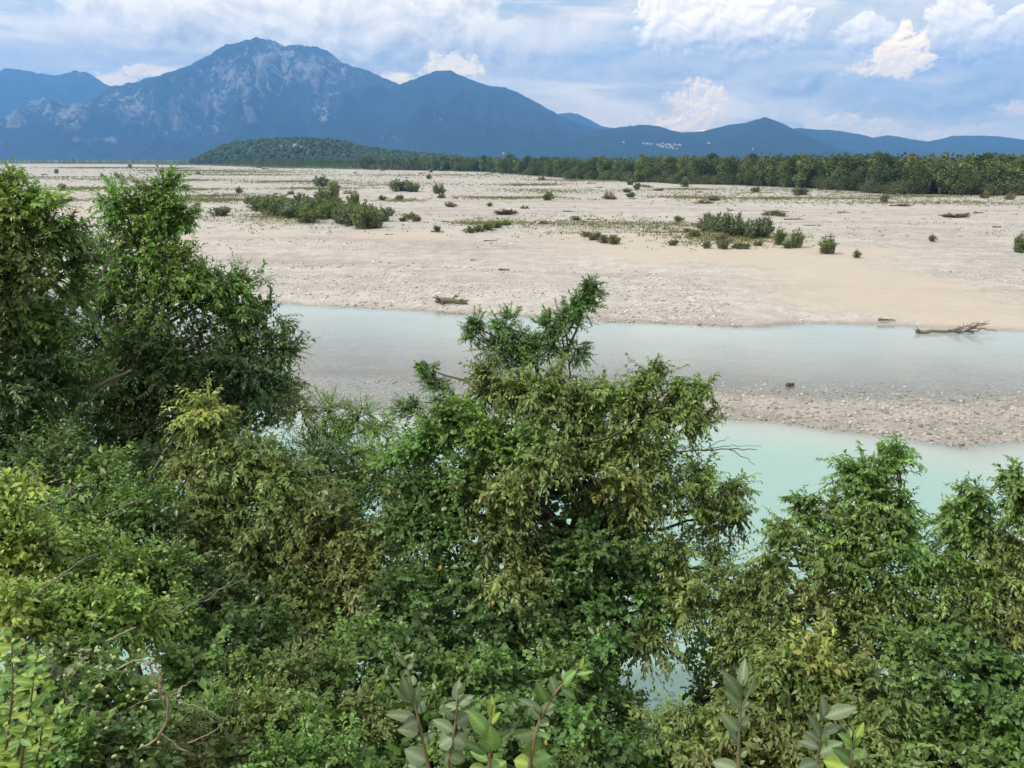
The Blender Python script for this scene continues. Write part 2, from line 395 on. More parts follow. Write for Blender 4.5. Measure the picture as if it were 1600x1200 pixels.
# ------------------------------------------------------------------ river bed and plain
def shore(pts):
    W = np.array([on_plane(u, v)[:2] for u, v in pts]); W = W[np.argsort(W[:, 0])]
    return W
S_FAR = shore([(-300, 436), (0, 452), (415, 473), (560, 480), (690, 487), (820, 495), (950, 502), (1080, 508), (1190, 512), (1225, 508), (1260, 503.5), (1330, 505), (1440, 511), (1600, 517.5), (1900, 526)])
S_UP = shore([(-300, 520), (100, 550), (470, 580), (700, 600), (1000, 607), (1110, 612), (1280, 622), (1450, 628), (1600, 632), (2000, 640)])
S_LOW = shore([(-300, 600), (200, 618), (430, 630), (600, 640), (900, 650), (1110, 652), (1250, 662), (1400, 684), (1500, 700), (1545, 692), (1620, 690), (2000, 696)])
def line_y(S, x):
    s0 = (S[1, 1] - S[0, 1]) / (S[1, 0] - S[0, 0]); s1 = (S[-1, 1] - S[-2, 1]) / (S[-1, 0] - S[-2, 0])
    y = np.interp(x, S[:, 0], S[:, 1])
    y = np.where(x < S[0, 0], S[0, 1] + s0 * np.clip(x - S[0, 0], -200, 0), y)
    return np.where(x > S[-1, 0], S[-1, 1] + s1 * np.clip(x - S[-1, 0], 0, 200), y)
def bed(x, y):
    x = np.asarray(x, float); y = np.asarray(y, float)
    wob = (fbm(x * 0.25, y * 0.02, 3, 5) - 0.5) * 1.2
    yf = line_y(S_FAR, x) + wob * 0.6
    yu = line_y(S_UP, x) + (fbm(x * 0.3, x * 0 + 3.0, 3, 9) - 0.5) * 3.0
    yl = line_y(S_LOW, x) + (fbm(x * 0.5, x * 0 + 1.0, 3, 12) - 0.5) * 0.9
    d = y - yf
    dry = 0.30 * (1 - np.exp(-np.clip(d, 0, None) / 1.8)) + 0.75 * sstep(d, 0, 70) + (fbm(x * 0.03, y * 0.06, 4, 21) - 0.5) * 1.1 * sstep(d, 2, 40) \
        + (fbm(x * 0.2, y * 0.3, 3, 31) - 0.5) * 0.18 * sstep(d, 0, 6) \
        - 0.55 * sstep(ridged(x * 0.012 + 0.3 * fbm(x * .01, y * .02, 2, 8), y * 0.035, 2, 62), 0.80, 0.93) * sstep(d, 10, 40) * (1 - sstep(y, 260, 420))
    t = np.clip((yf - y) / np.maximum(yf - yu, 0.5), 0, 1)
    ch = -0.62 * np.minimum(t / 0.10, ((1 - t) / 0.9) ** 1.35) + (fbm(x * 0.5, y * 0.5, 3, 41) - 0.5) * 0.06 * (1 - t)
    s = np.clip((yu - y) / np.maximum(yu - yl, 0.4), 0, 1)
    u_ = 800 + x / np.maximum(y, 5) * 1290
    bar = (0.13 - 0.19 * (1 - sstep(u_, 880, 1130))) * np.sin(np.pi * s) ** 0.8 + (fbm(x * 0.7, y * 1.0, 3, 44) - 0.5) * 0.10 * np.sin(np.pi * s)
    near = -2.4 * (1 - np.exp(-np.clip(yl - y, 0, None) / 6.0))
    h = np.where(y > yf, dry, np.where(y > yu, ch, np.where(y > yl, bar, near)))
    return h
# front edge of the far wood, as ground points in the picture
EDGE_PX = [(-500, 254.6), (0, 255.4), (200, 256.5), (330, 259), (420, 262), (520, 264), (650, 266.5), (760, 269), (830, 274), (900, 280), (1000, 284), (1100, 288), (1200, 292), (1300, 297), (1400, 302), (1500, 305), (1600, 306), (2000, 312)]
EDGE = np.array([on_plane(u, v, 1.0)[:2] for u, v in EDGE_PX])
EDGE_T = EDGE[:, 0] / EDGE[:, 1]
def edge_y(x, y):                              # forward distance of the wood's edge in that direction
    return np.interp(np.asarray(x) / np.maximum(np.asarray(y, float), 1.0), EDGE_T, EDGE[:, 1])

def blob(x, y, u, v, ru, rv):                   # soft patch on the ground that covers these pixels
    c = on_plane(u, v, 0.7); rx = abs(on_plane(u + ru, v, 0.7)[0] - c[0]); ry = abs(on_plane(u, v - rv, 0.7)[1] - on_plane(u, v + rv, 0.7)[1]) / 2
    return np.exp(-(((x - c[0]) / rx) ** 2 + ((y - c[1]) / ry) ** 2))
SAND = [(1150, 395, 330, 22), (1400, 455, 240, 40), (1520, 490, 160, 20), (950, 385, 130, 12), (420, 368, 90, 8), (300, 372, 70, 8), (1300, 425, 160, 20), (1000, 372, 260, 8), (1380, 497, 70, 5), (620, 372, 120, 7), (120, 330, 120, 10)]
GRASSP = [(480, 340, 120, 14, .9), (930, 355, 130, 12, .62), (1060, 360, 80, 12, .62), (1140, 378, 90, 10, .8), (760, 352, 50, 6, .8), (980, 278, 160, 6, .55), (620, 290, 110, 5, .6), (500, 285, 60, 5, .5),
          (1120, 312, 50, 4, .6), (860, 300, 90, 4, .5), (1250, 300, 260, 6, .5), (380, 270, 120, 3, .55), (160, 280, 100, 3, .5), (700, 275, 220, 3, .45), (1450, 318, 220, 5, .4), (340, 268, 150, 3, .5), (230, 285, 60, 3, .4)]
_gr = np.random.default_rng(909)
for _ in range(46):
    _v = 263 + 62 * _gr.uniform() ** 1.5; _u = _gr.uniform(0, 1600)
    GRASSP.append((_u, _v, _gr.uniform(25, 110), 0.8 + (_v - 262) * 0.035, _gr.uniform(0.5, 0.9)))
def build_ground():
    ys = np.concatenate([np.linspace(9, 80, 190), 80 * np.exp(np.linspace(0.006, math.log(12400 / 80), 170))])
    ts = np.linspace(-1, 1, 251); ts = np.sign(ts) * (np.abs(ts) ** 1.0) * 1.25
    Y = np.repeat(ys[:, None], len(ts), 1); X = ts[None, :] * (Y + 25)
    H = bed(X, Y)
    H = np.where(Y > 900, H * np.clip(1 - (Y - 900) / 3000, 0.3, 1), H)
    sand = np.zeros_like(X); grass = np.zeros_like(X)
    for b in SAND: sand = np.maximum(sand, blob(X, Y, *b))
    for b in GRASSP: grass = np.maximum(grass, b[4] * blob(X, Y, *b[:4]))
    d = Y - line_y(S_FAR, X)
    grass = np.maximum(grass, 0.34 * sstep(d, 60, 160) * fbm(X * 0.02, Y * 0.04, 3, 77) * 1.6)
    wet = np.where(H < 0.10, 1.0, 0.0) * np.where(Y < 90, 1, 0) * (1 - sstep(H, 0.05, 0.12))
    bar = (Y < line_y(S_UP, X)) & (H > -0.3)
    wet = np.where(bar, np.maximum(wet, 0.75), wet)
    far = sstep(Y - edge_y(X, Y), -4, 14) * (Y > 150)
    V = np.stack([X, Y, H], -1).reshape(-1, 3)
    me = mesh_of('ground', V, grid_faces(len(ys), len(ts)), np.stack([sand, grass, wet], -1).reshape(-1, 3), True, [M_GRAVEL], attrs={'far': far.ravel()})
    tag(link('gravel_plain', me), kind='structure')
build_ground()

def bank(x, y):
    x = np.asarray(x, float); y = np.asarray(y, float)
    k = 0.80 - 0.10 * sstep(-x, 1.0, 7.0) + 0.04 * sstep(x, 2, 6)
    z = 10.4 - k * np.clip(y - 0.5, 0, None) + (fbm(x * 0.35, y * 0.35, 4, 51) - 0.5) * 0.8 * sstep(y, 1.5, 4)
    z = np.where(y < 0.5, 10.4 + 0.02 * (0.5 - y), z)
    return np.maximum(z, -2.6)
def build_bank():
    xs = np.linspace(-60, 60, 181); ys = np.concatenate([np.linspace(-40, 0, 8)[:-1], np.linspace(0, 20, 61)])
    X, Y = np.meshgrid(xs, ys); Z = bank(X, Y)
    me = mesh_of('bank', np.stack([X, Y, Z], -1).reshape(-1, 3), grid_faces(len(ys), len(xs)), None, True, [M_SOIL])
    tag(link('river_bank', me), kind='structure')
build_bank()
def build_water():
    xs = np.linspace(-110, 110, 331); ys = np.linspace(8, 92, 253)
    X, Y = np.meshgrid(xs, ys); D = np.clip(-np.maximum(bed(X, Y), bank(X, Y)), 0, None)
    V = np.stack([X, Y, np.zeros_like(X)], -1).reshape(-1, 3); F = grid_faces(len(ys), len(xs))
    keep = (D.ravel()[F].max(1) > 0)
    F = F[keep]; used = np.unique(F); mp = np.zeros(len(V), int); mp[used] = np.arange(len(used))
    me = mesh_of('water', V[used], mp[F], None, True, [M_WATER], attrs={'depth': D.ravel()[used]})
    tag(link('river', me), kind='structure')
build_water()

# ------------------------------------------------------------------ mountains and hills
def mountain(name, prof, D, W, nu, nd, rocks, seed, spur=(420., 1800.), amp=0.62, back=0.35, power=1.15):
    P = np.array([at(u, v, D) for u, v in prof]); xs = np.linspace(P[0, 0], P[-1, 0], nu)
    zr = np.interp(xs, P[:, 0], P[:, 2])
    small = (fbm(xs / 70.0, xs * 0 + seed, 5, seed, 0.6) - 0.5) * 0.045 * zr
    zr = np.maximum(zr + small, 1.0)
    t = np.concatenate([np.linspace(0, 1, nd) ** 0.9, 1 + np.linspace(0.08, 1, 10) * back])
    X = np.repeat(xs[None, :], len(t), 0); Tt = np.repeat(t[:, None], nu, 1)
    Y = D - W * (1 - Tt)
    warp = (fbm(X / 1500, Y / 1500, 3, seed + 3) - 0.5) * 1400 * np.clip(1 - Tt, 0, 1)
    Zr = np.interp((X + warp).ravel(), xs, zr).reshape(X.shape)
    s = np.where(Tt <= 1, np.clip(Tt, 0, 1) ** power, 1 - ((Tt - 1) / back) ** 1.2 * 0.9)
    env = np.clip(4 * Tt * (1 - Tt), 0, 1) * (Tt < 1)
    g0 = (fbm(X / 500, Y / 500, 3, seed + 19) - 0.5) * 3
    g = 0.72 * ridged(X / spur[0] + (fbm(X / 700, Y / 700, 3, seed + 9) - 0.5) * 1.4, Y / spur[1], 4, seed + 5) + 0.28 * ridged(X / 170 + g0, Y / 700, 3, seed + 15)
    g2 = fbm(X / 160, Y / 240, 4, seed + 6)
    Z = Zr * s + Zr * amp * env * (g - 0.62) * 1.5 + Zr * 0.06 * env * (g2 - 0.5)
    Z = np.maximum(Z, 0.0) - 2.0 * (Tt == 0)
    lim = (np.interp((X * D / Y).ravel(), xs, zr).reshape(X.shape) - 12) / D * Y * 0.98 + 12
    Z = np.where(Tt < 0.999, np.minimum(Z, lim), Z)
    rock = np.zeros_like(X)
    # rock patches named by the pixels that they cover
    U = 800 + (X / Y) * (FPX * CT + (600 - 160) * ST)
    Vp = HOR - (Z - 12) / Y * FPX * 1.02
    for (u, v, ru, rv, k) in rocks:
        rock = np.maximum(rock, k * np.exp(-(((U - u) / ru) ** 2 + ((Vp - v) / rv) ** 2)))
    gx = np.gradient(Z, axis=1) / (xs[1] - xs[0]); gy = np.gradient(Z, axis=0) / np.maximum(np.gradient(Y, axis=0), 1)
    steep = np.hypot(gx, gy)
    fine = ridged(X / 75 + (fbm(X / 260, Y / 260, 3, seed + 2) - 0.5) * 2.5, Y / 520, 3, seed + 1)
    rock = rock * (0.40 + 0.55 * sstep(steep, 0.35, 1.0) + 0.75 * sstep(fine, 0.50, 0.85))
    V = np.stack([X, Y, Z], -1).reshape(-1, 3)
    me = mesh_of(name, V, grid_faces(len(t), nu), None, True, [M_MOUNT], attrs={'rock': rock.ravel()})
    return tag(link(name, me), kind='structure')
mountain('mountain', [(-700, 205), (-400, 190), (-150, 200), (0, 188), (30, 166), (70, 150), (100, 163), (130, 160), (150, 150), (170, 137), (200, 130), (240, 120), (290, 105), (330, 85), (345, 74), (362, 67), (385, 64), (400, 60), (425, 64), (445, 73), (470, 71), (495, 72), (512, 80), (535, 97), (548, 103), (575, 110), (600, 122), (630, 134), (700, 165), (800, 200), (900, 235), (1000, 246)],
         9500, 3600, 680, 140,
         [(440, 110, 70, 40, .62), (500, 120, 60, 40, .62), (380, 130, 80, 40, .58), (320, 165, 50, 30, .6), (270, 190, 60, 28, .62), (200, 165, 50, 30, .6), (180, 190, 25, 12, .55), (110, 180, 40, 28, .66), (60, 165, 26, 22, .72), (20, 190, 24, 24, .66), (385, 185, 16, 16, .6), (505, 175, 16, 22, .7), (150, 220, 30, 7, .6), (110, 220, 8, 5, .6), (560, 130, 30, 20, .45), (330, 200, 20, 12, .5)], 101, power=1.25)
mountain('mountain', [(-700, 95), (-300, 120), (-100, 98), (0, 110), (20, 106), (45, 112), (75, 116), (95, 116), (120, 110), (135, 113), (160, 128), (200, 150), (300, 190), (420, 240)], 11400, 2600, 260, 50, [(130, 125, 30, 12, .45), (30, 120, 40, 10, .4)], 131)
mountain('mountain', [(470, 240), (540, 190), (600, 142), (640, 125), (665, 116), (690, 110), (705, 110), (720, 118), (760, 132), (800, 140), (830, 155), (870, 178), (900, 190), (930, 199), (970, 210), (1040, 235), (1100, 246)], 8700, 2900, 360, 80,
         [(590, 210, 12, 14, .62), (690, 190, 20, 8, .42), (620, 215, 10, 8, .5), (680, 185, 10, 6, .45)], 151, amp=0.5)
mountain('hills', [(700, 246), (830, 186), (870, 178), (890, 176), (905, 178), (920, 186), (940, 197), (960, 200), (985, 196), (1020, 215), (1100, 240)], 11800, 1500, 120, 30, [], 171)
mountain('hills', [(860, 246), (920, 206), (950, 201), (980, 199), (1000, 195), (1015, 195), (1030, 197), (1050, 204), (1065, 207), (1100, 205), (1140, 195), (1165, 192), (1180, 187), (1195, 183), (1215, 190), (1245, 203), (1270, 215), (1300, 228), (1360, 246)], 7200, 2000, 260, 60, [], 191, amp=0.30, spur=(300, 1200))
mountain('hills', [(1120, 246), (1200, 215), (1245, 200), (1275, 202), (1300, 203), (1340, 209), (1365, 215), (1390, 211), (1420, 217), (1450, 221), (1475, 216), (1490, 212), (1530, 212), (1560, 213), (1600, 218), (1700, 205), (1850, 220), (2000, 200), (2300, 225)], 9000, 2200, 300, 60, [], 211, amp=0.30, spur=(350, 1300))

# ------------------------------------------------------------------ foliage machinery
PAL = {
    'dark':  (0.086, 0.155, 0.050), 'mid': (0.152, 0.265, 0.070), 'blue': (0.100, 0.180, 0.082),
    'olive': (0.178, 0.255, 0.074), 'brown': (0.200, 0.248, 0.078), 'bright': (0.225, 0.350, 0.080),
    'yellow': (0.300, 0.350, 0.095), 'ivy': (0.116, 0.218, 0.064), 'lime': (0.35, 0.47, 0.115), 'sage': (0.24, 0.30, 0.16),
    'locust': (0.135, 0.245, 0.088),
}
def leaves(mb, P, D, N, L, w, C, fold=0.18, curl=0.12, simple=False):
    """P base, D direction, N approx normal, L length, w width ratio, C colour, all (n, .)"""
    n = len(P)
    D = D / (np.linalg.norm(D, axis=1)[:, None] + 1e-9)
    S = np.cross(D, N); S /= np.linalg.norm(S, axis=1)[:, None] + 1e-9
    U = np.cross(S, D); L = np.asarray(L)[:, None]
    half = L * np.asarray(w)[:, None] * 0.5 if np.ndim(w) else L * w * 0.5
    mid = P + D * L * 0.45; tip = P + D * L - U * L * curl
    lft = mid + S * half + U * L * fold * 0.5; rgt = mid - S * half + U * L * fold * 0.5
    if simple:                                  # far away: two faces folded along the rib
        V = np.stack([P, rgt, tip, lft], 1).reshape(-1, 3)
        F = (np.array([[0, 1, 2], [0, 2, 3]])[None] + (np.arange(n) * 4)[:, None, None]).reshape(-1, 3)
        mb.add(V, F, np.repeat(C, 4, axis=0)); return
    V = np.stack([P, mid, tip, lft, rgt], 1).reshape(-1, 3)
    o = (np.arange(n) * 5)[:, None, None]
    F = (np.array([[0, 4, 1], [1, 4, 2], [0, 1, 3], [1, 2, 3]])[None] + o).reshape(-1, 3)
    mb.add(V, F, np.repeat(C, 5, axis=0))
def unit(a): return a / (np.linalg.norm(a, axis=-1, keepdims=True) + 1e-9)
STY = {  # twig length, leaves per twig, leaf length, width ratio, droop of twig, droop of leaf
    'horn':  dict(tl=0.42, m=15, ll=0.078, w=0.46, dt=0.26, dl=0.42, k=0.36),
    'ivy':   dict(tl=0.22, m=11, ll=0.062, w=0.80, dt=0.10, dl=0.35),
    'ash':   dict(tl=0.36, m=13, ll=0.090, w=0.46, dt=0.14, dl=0.28, k=0.10),
    'feather': dict(tl=0.20, m=16, ll=0.050, w=0.36, dt=0.15, dl=0.15, k=0.3),
    'small': dict(tl=0.28, m=14, ll=0.048, w=0.52, dt=0.15, dl=0.20),
    'dog':   dict(tl=0.26, m=10, ll=0.060, w=0.55, dt=0.12, dl=0.25),
    'shade': dict(tl=0.28, m=9, ll=0.068, w=0.58, dt=0.12, dl=0.25, simple=True),
    'thin':  dict(tl=0.34, m=16, ll=0.055, w=0.32, dt=0.22, dl=0.15),
}
def sprays(mb, P, D, style, base_col, rng, scale=1.0, twigs=None, jit=0.16, short=1.0):
    s = STY[style]; n = len(P); m = s['m']
    D = unit(D)
    L = s['tl'] * short * scale * rng.uniform(0.45, 1.30, n); own = rng.uniform(0.72, 1.22, (n, 1))
    t = (np.arange(m) + 0.6) / m
    droop = s['dt'] * rng.uniform(0.2, 1.6, n)
    S = unit(np.cross(D, np.array([0, 0, 1.0])) + rng.normal(0, 0.35, (n, 3)))
    pos = P[:, None] + D[:, None] * (L[:, None] * t)[..., None]
    pos[..., 2] -= droop[:, None] * L[:, None] * t ** 2
    side = np.where(np.arange(m) % 2 == 0, 1.0, -1.0)
    tang = D[:, None] - np.array([0, 0, 1.0]) * (droop[:, None] * 2 * t)[..., None]
    out = (1 - 0.55 * t)[None, :, None] * side[None, :, None] * S[:, None] * 1.0
    ld = tang * (0.45 + 0.5 * t)[None, :, None] + out + rng.normal(0, 0.32, (n, m, 3))
    ld[..., 2] -= s['dl']
    N = np.array([0, 0, 1.0]) + rng.normal(0, 0.38, (n, m, 3)) + 0.25 * D[:, None]
    ll = s['ll'] * scale * own * rng.uniform(0.65, 1.25, (n, m)) * (1 - 0.35 * t ** 3)
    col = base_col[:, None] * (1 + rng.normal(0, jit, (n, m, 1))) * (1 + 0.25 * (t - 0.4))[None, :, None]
    col = np.clip(col * (1 + rng.normal(0, 0.06, (n, m, 3))), 0.006, 0.6)
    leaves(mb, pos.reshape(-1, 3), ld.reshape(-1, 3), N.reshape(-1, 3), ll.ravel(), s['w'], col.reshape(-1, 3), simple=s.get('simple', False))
    if twigs is not None:                       # thin triangular stems
        q = t[[0, -1]]
        pts = P[:, None] + D[:, None] * (L[:, None] * q)[..., None]; pts[..., 2] -= droop[:, None] * L[:, None] * q ** 2
        pts[:, 0] = P
        r = np.array([0.0040, 0.0015])
        A = S; B = unit(np.cross(D, S))
        ring = []
        for a in (0, 2.094, 4.189): ring.append(pts + (r[None, :, None]) * (math.cos(a) * A + math.sin(a) * B)[:, None])
        V = np.stack(ring, 2).reshape(-1, 3)
        F = []
        for i in range(1):
            for j in range(3):
                k = (j + 1) % 3
                F += [(i * 3 + j, i * 3 + k, i * 3 + 3 + k), (i * 3 + j, i * 3 + 3 + k, i * 3 + 3 + j)]
        F = (np.array(F)[None] + (np.arange(n) * 6)[:, None, None]).reshape(-1, 3)
        twigs.add(V, F, np.array([0.10, 0.085, 0.05]))
BARK = np.array([0.13, 0.11, 0.085])
def plant(name, label, cat, base, lobes, seed, trunk_r=0.09, group=None, bark=BARK, K=13, n=9, out_bias=1.0, stem_top=None, twig_geo=True, stems=1):
    """lobes: (u, v, distance, radius px, style, palette[, density[, flatten]]) - each clump grows from a limb"""
    rng = np.random.default_rng(seed)
    bx, by = base; bz = float(bank(bx, by)) - 0.15; B = np.array([bx, by, bz])
    root = link(name, None, loc=B); tag(root, label, cat, group)
    wood = MB(); fol = MB()
    info = []
    for lb in lobes:
        u, v, d, r, sty, pal = lb[:6]; dens = lb[6] if len(lb) > 6 else 1.0
        c = at(u, v, d); info.append((c, r * pxm(u, v, d), sty, pal, dens))
    C = np.array([i[0] for i in info]); order = np.argsort(C[:, 2])
    top = C[order[-1]]
    mean = C.mean(0)
    ctrl = np.array([B[0] * 0.6 + mean[0] * 0.4, B[1] * 0.5 + mean[1] * 0.5, (B[2] + top[2]) * 0.55])
    stem = curve(B, top, 14, 0, 0.05, rng, ctrl)
    rad = trunk_r * np.linspace(1, 0.12, 14)
    wood.tube(stem - B, rad, 7, bark)
    for (c, r, sty, pal, dens) in info:
        # limb from the stem
        dd = np.linalg.norm(stem - c, axis=1) + 1.2 * np.maximum(stem[:, 2] - c[2] + 0.6 * r, 0)
        i = int(np.argmin(dd)); i = max(1, i - 1)
        a = stem[i]; lr = min(rad[i] * 0.75, 0.035 + 0.02 * r)
        if np.linalg.norm(c - a) > 0.15:
            wood.tube(curve(a, c, 7, 0.08 * np.linalg.norm(c - a), 0.03, rng) - B, np.linspace(lr, 0.010, 7), 5, bark * 0.9)
        k = max(4, int(K * dens * (0.7 + 0.3 * min(r / 0.5, 2.0) ** 1.3)))
        dirs = unit(rng.normal(0, 1, (k, 3)) + np.array([0, -0.25, 0.18]))
        lens = max(0.35 * r, r - STY[sty].get('k', 0.22) * STY[sty]['tl']) * rng.uniform(0.45, 1.12, k)
        tint_l = (1 + rng.normal(0, 0.10)) * (1 + rng.normal(0, 0.03, 3))
        pc = np.array(PAL[pal]) * tint_l
        Pb = []; Db = []; Cb = []
        for j in range(k):
            tip = c + dirs[j] * lens[j]; tip[2] -= 0.08 * lens[j]
            wood.tube(curve(c, tip, 4, 0.06 * lens[j], 0.015, rng) - B, np.linspace(0.010, 0.004, 4), 3, bark * 0.8)
            nn = n
            tt = rng.uniform(0.30, 1.0, nn) ** 0.8
            p = c + (tip - c) * tt[:, None] + rng.normal(0, 0.03 + 0.05 * r, (nn, 3))
            dd_ = unit(dirs[j] * out_bias * (0.5 + tt[:, None]) + rng.normal(0, 0.55, (nn, 3)) + np.array([0, 0, 0.12]))
            Pb.append(p); Db.append(dd_)
            ct = pc * (1 + rng.normal(0, 0.13)) * (1 + rng.normal(0, 0.03, 3))
            Cb.append(np.tile(ct, (nn, 1)) * (1 + rng.normal(0, 0.08, (nn, 1))))
        if dens >= 0.75 and r > 0.22 and sty not in ('feather', 'thin'):             # leaves inside the clump
            nc = int(min(520, 260 * (r / 0.45) ** 1.6)) + 30; q = c + unit(rng.normal(0, 1, (nc, 3))) * r * 0.78 * rng.uniform(0.1, 1, (nc, 1)) ** 0.45
            leaves(fol, q - B, rng.normal(0, 1, (nc, 3)) + np.array([0, 0, -0.2]), rng.normal(0, 0.5, (nc, 3)) + np.array([0, -0.3, 1.0]), rng.uniform(0.06, 0.12, nc), 0.55, np.clip(pc * rng.normal(0.9, 0.16, (nc, 1)), 0.01, 0.5), simple=True)
        sprays(fol, np.concatenate(Pb) - B, np.concatenate(Db), sty, np.concatenate(Cb), rng, twigs=wood if twig_geo else None, short=float(np.clip(0.38 + r / 0.40, 0.5, 1.0)))
    link('trunk', wood.mesh('trunk', M_BARK), root)
    tag(link('foliage', fol.mesh('foliage', M_LEAF), root), kind='stuff')
    return root

# ------------------------------------------------------------------ far wooded hill
ICO_V = None
def ico():
    p = (1 + 5 ** 0.5) / 2
    V = np.array([(-1, p, 0), (1, p, 0), (-1, -p, 0), (1, -p, 0), (0, -1, p), (0, 1, p), (0, -1, -p), (0, 1, -p), (p, 0, -1), (p, 0, 1), (-p, 0, -1), (-p, 0, 1)], float)
    F = np.array([(0, 11, 5), (0, 5, 1), (0, 1, 7), (0, 7, 10), (0, 10, 11), (1, 5, 9), (5, 11, 4), (11, 10, 2), (10, 7, 6), (7, 1, 8), (3, 9, 4), (3, 4, 2), (3, 2, 6), (3, 6, 8), (3, 8, 9), (4, 9, 5), (2, 4, 11), (6, 2, 10), (8, 6, 7), (9, 8, 1)])
    return V / np.linalg.norm(V[0]), F
IV, IF = ico()
def clumps(mb, C, rad, col, rng, flat=0.8, jit=0.25):
    n = len(C)
    V = IV[None] * (1 + rng.normal(0, jit, (n, 12, 1))) * np.asarray(rad)[:, None, None]
    V[..., 2] *= flat
    th = rng.uniform(0, 6.28, n); c, s = np.cos(th)[:, None], np.sin(th)[:, None]
    V = np.stack([V[..., 0] * c - V[..., 1] * s, V[..., 0] * s + V[..., 1] * c, V[..., 2]], -1) + C[:, None]
    F = (IF[None] + (np.arange(n) * 12)[:, None, None]).reshape(-1, 3)
    mb.add(V.reshape(-1, 3), F, np.repeat(col, 12, 0))
def leaf_cloud(mb, C, size, col, rng, w=0.6):
    """loose leaf-clump faces at points C"""
    n = len(C)
    D = unit(rng.normal(0, 1, (n, 3)) + np.array([0, 0, 0.2])); N = unit(rng.normal(0, 1, (n, 3)) + np.array([0, -0.3, 0.8]))
    leaves(mb, C - D * size[:, None] * 0.5, D, N, size, w, col, 0.25, 0.15, True)
HD = 1750.0
HILL = np.array([at(u, v, HD)[[0, 2]] for u, v in [(331, 250), (338, 240), (345, 228), (358, 218), (400, 213), (430, 211), (470, 210), (510, 212), (545, 218), (575, 227), (620, 231), (660, 235), (700, 238), (735, 243), (775, 249)]])
HILL[:, 1] -= 10.5
def hill_z(x, y):
    top = np.interp(x, HILL[:, 0], HILL[:, 1], left=0, right=0)
    t = np.clip((y - (HD - 170)) / 170, 0, 1) * (1 - 0.8 * np.clip((y - HD) / 250, 0, 1))
    return np.maximum(top, 0) * t ** 0.7 * (0.93 + 0.10 * fbm(x / 60, y / 60, 3, 61)) - 0.5
def build_hill():
    xs = np.linspace(HILL[0, 0] - 40, HILL[-1, 0] + 40, 160); ys = np.linspace(HD - 190, HD + 260, 60)
    X, Y = np.meshgrid(xs, ys)
    me = mesh_of('hill', np.stack([X, Y, hill_z(X, Y)], -1).reshape(-1, 3), grid_faces(60, 160), np.tile((0, 0, 0), (9600, 1)), True, [M_GRAVEL], attrs={'far': np.ones(9600)})
    tag(link('hill', me), kind='structure')
    rng = np.random.default_rng(4); n = 5200
    x = rng.uniform(xs[2], xs[-2], n); y = HD - 180 + 260 * rng.uniform(0, 1, n) ** 1.1
    z = hill_z(x, y); ok = z > 2.0; x, y, z = x[ok], y[ok], z[ok]; n = len(x)
    mb = MB(); base = np.array([0.050, 0.078, 0.028]); tone = rng.normal(1, 0.28, (n, 1)).clip(0.45, 1.9)  # each crown gets a random tone
    r = rng.uniform(2.4, 5.2, n)
    clumps(mb, np.stack([x, y, z + r * 0.9], 1), r, base * tone * (1 + rng.normal(0, 0.08, (n, 3))), rng, 0.95, 0.22)
    C = np.stack([x, y, z + r * 0.9], 1)
    for k in range(3):
        q = C + unit(rng.normal(0, 1, (n, 3))) * (r * 0.9)[:, None]
        leaf_cloud(mb, q, r * 0.9, base * tone * 1.15 * rng.uniform(0.6, 1.4, (n, 1)), rng, 0.8)
    o = link('hill_wood', mb.mesh('hill_wood', M_FAR)); tag(o, 'dense dark green wood covering the low hill below the mountains', 'wood', kind='stuff')
    # a pale crag showing through the trees
    for (u, v, w) in [(462, 227, 5), (440, 229, 2.5), (470, 230, 3)]:
        y = HD - 175.0; p = at(u, v, y); m = MB(); clumps(m, np.array([[0, 0, 0.]]), np.array([w * pxm(u, v, y)]), np.array([[0.30, 0.29, 0.26]]), rng, 0.6, 0.3)
        tag(link('rock_outcrop', m.mesh('rock', M_STONE), loc=p), 'small pale crag showing through the wood on the low hill', 'rock', 'crags on the wooded hill')
build_hill()

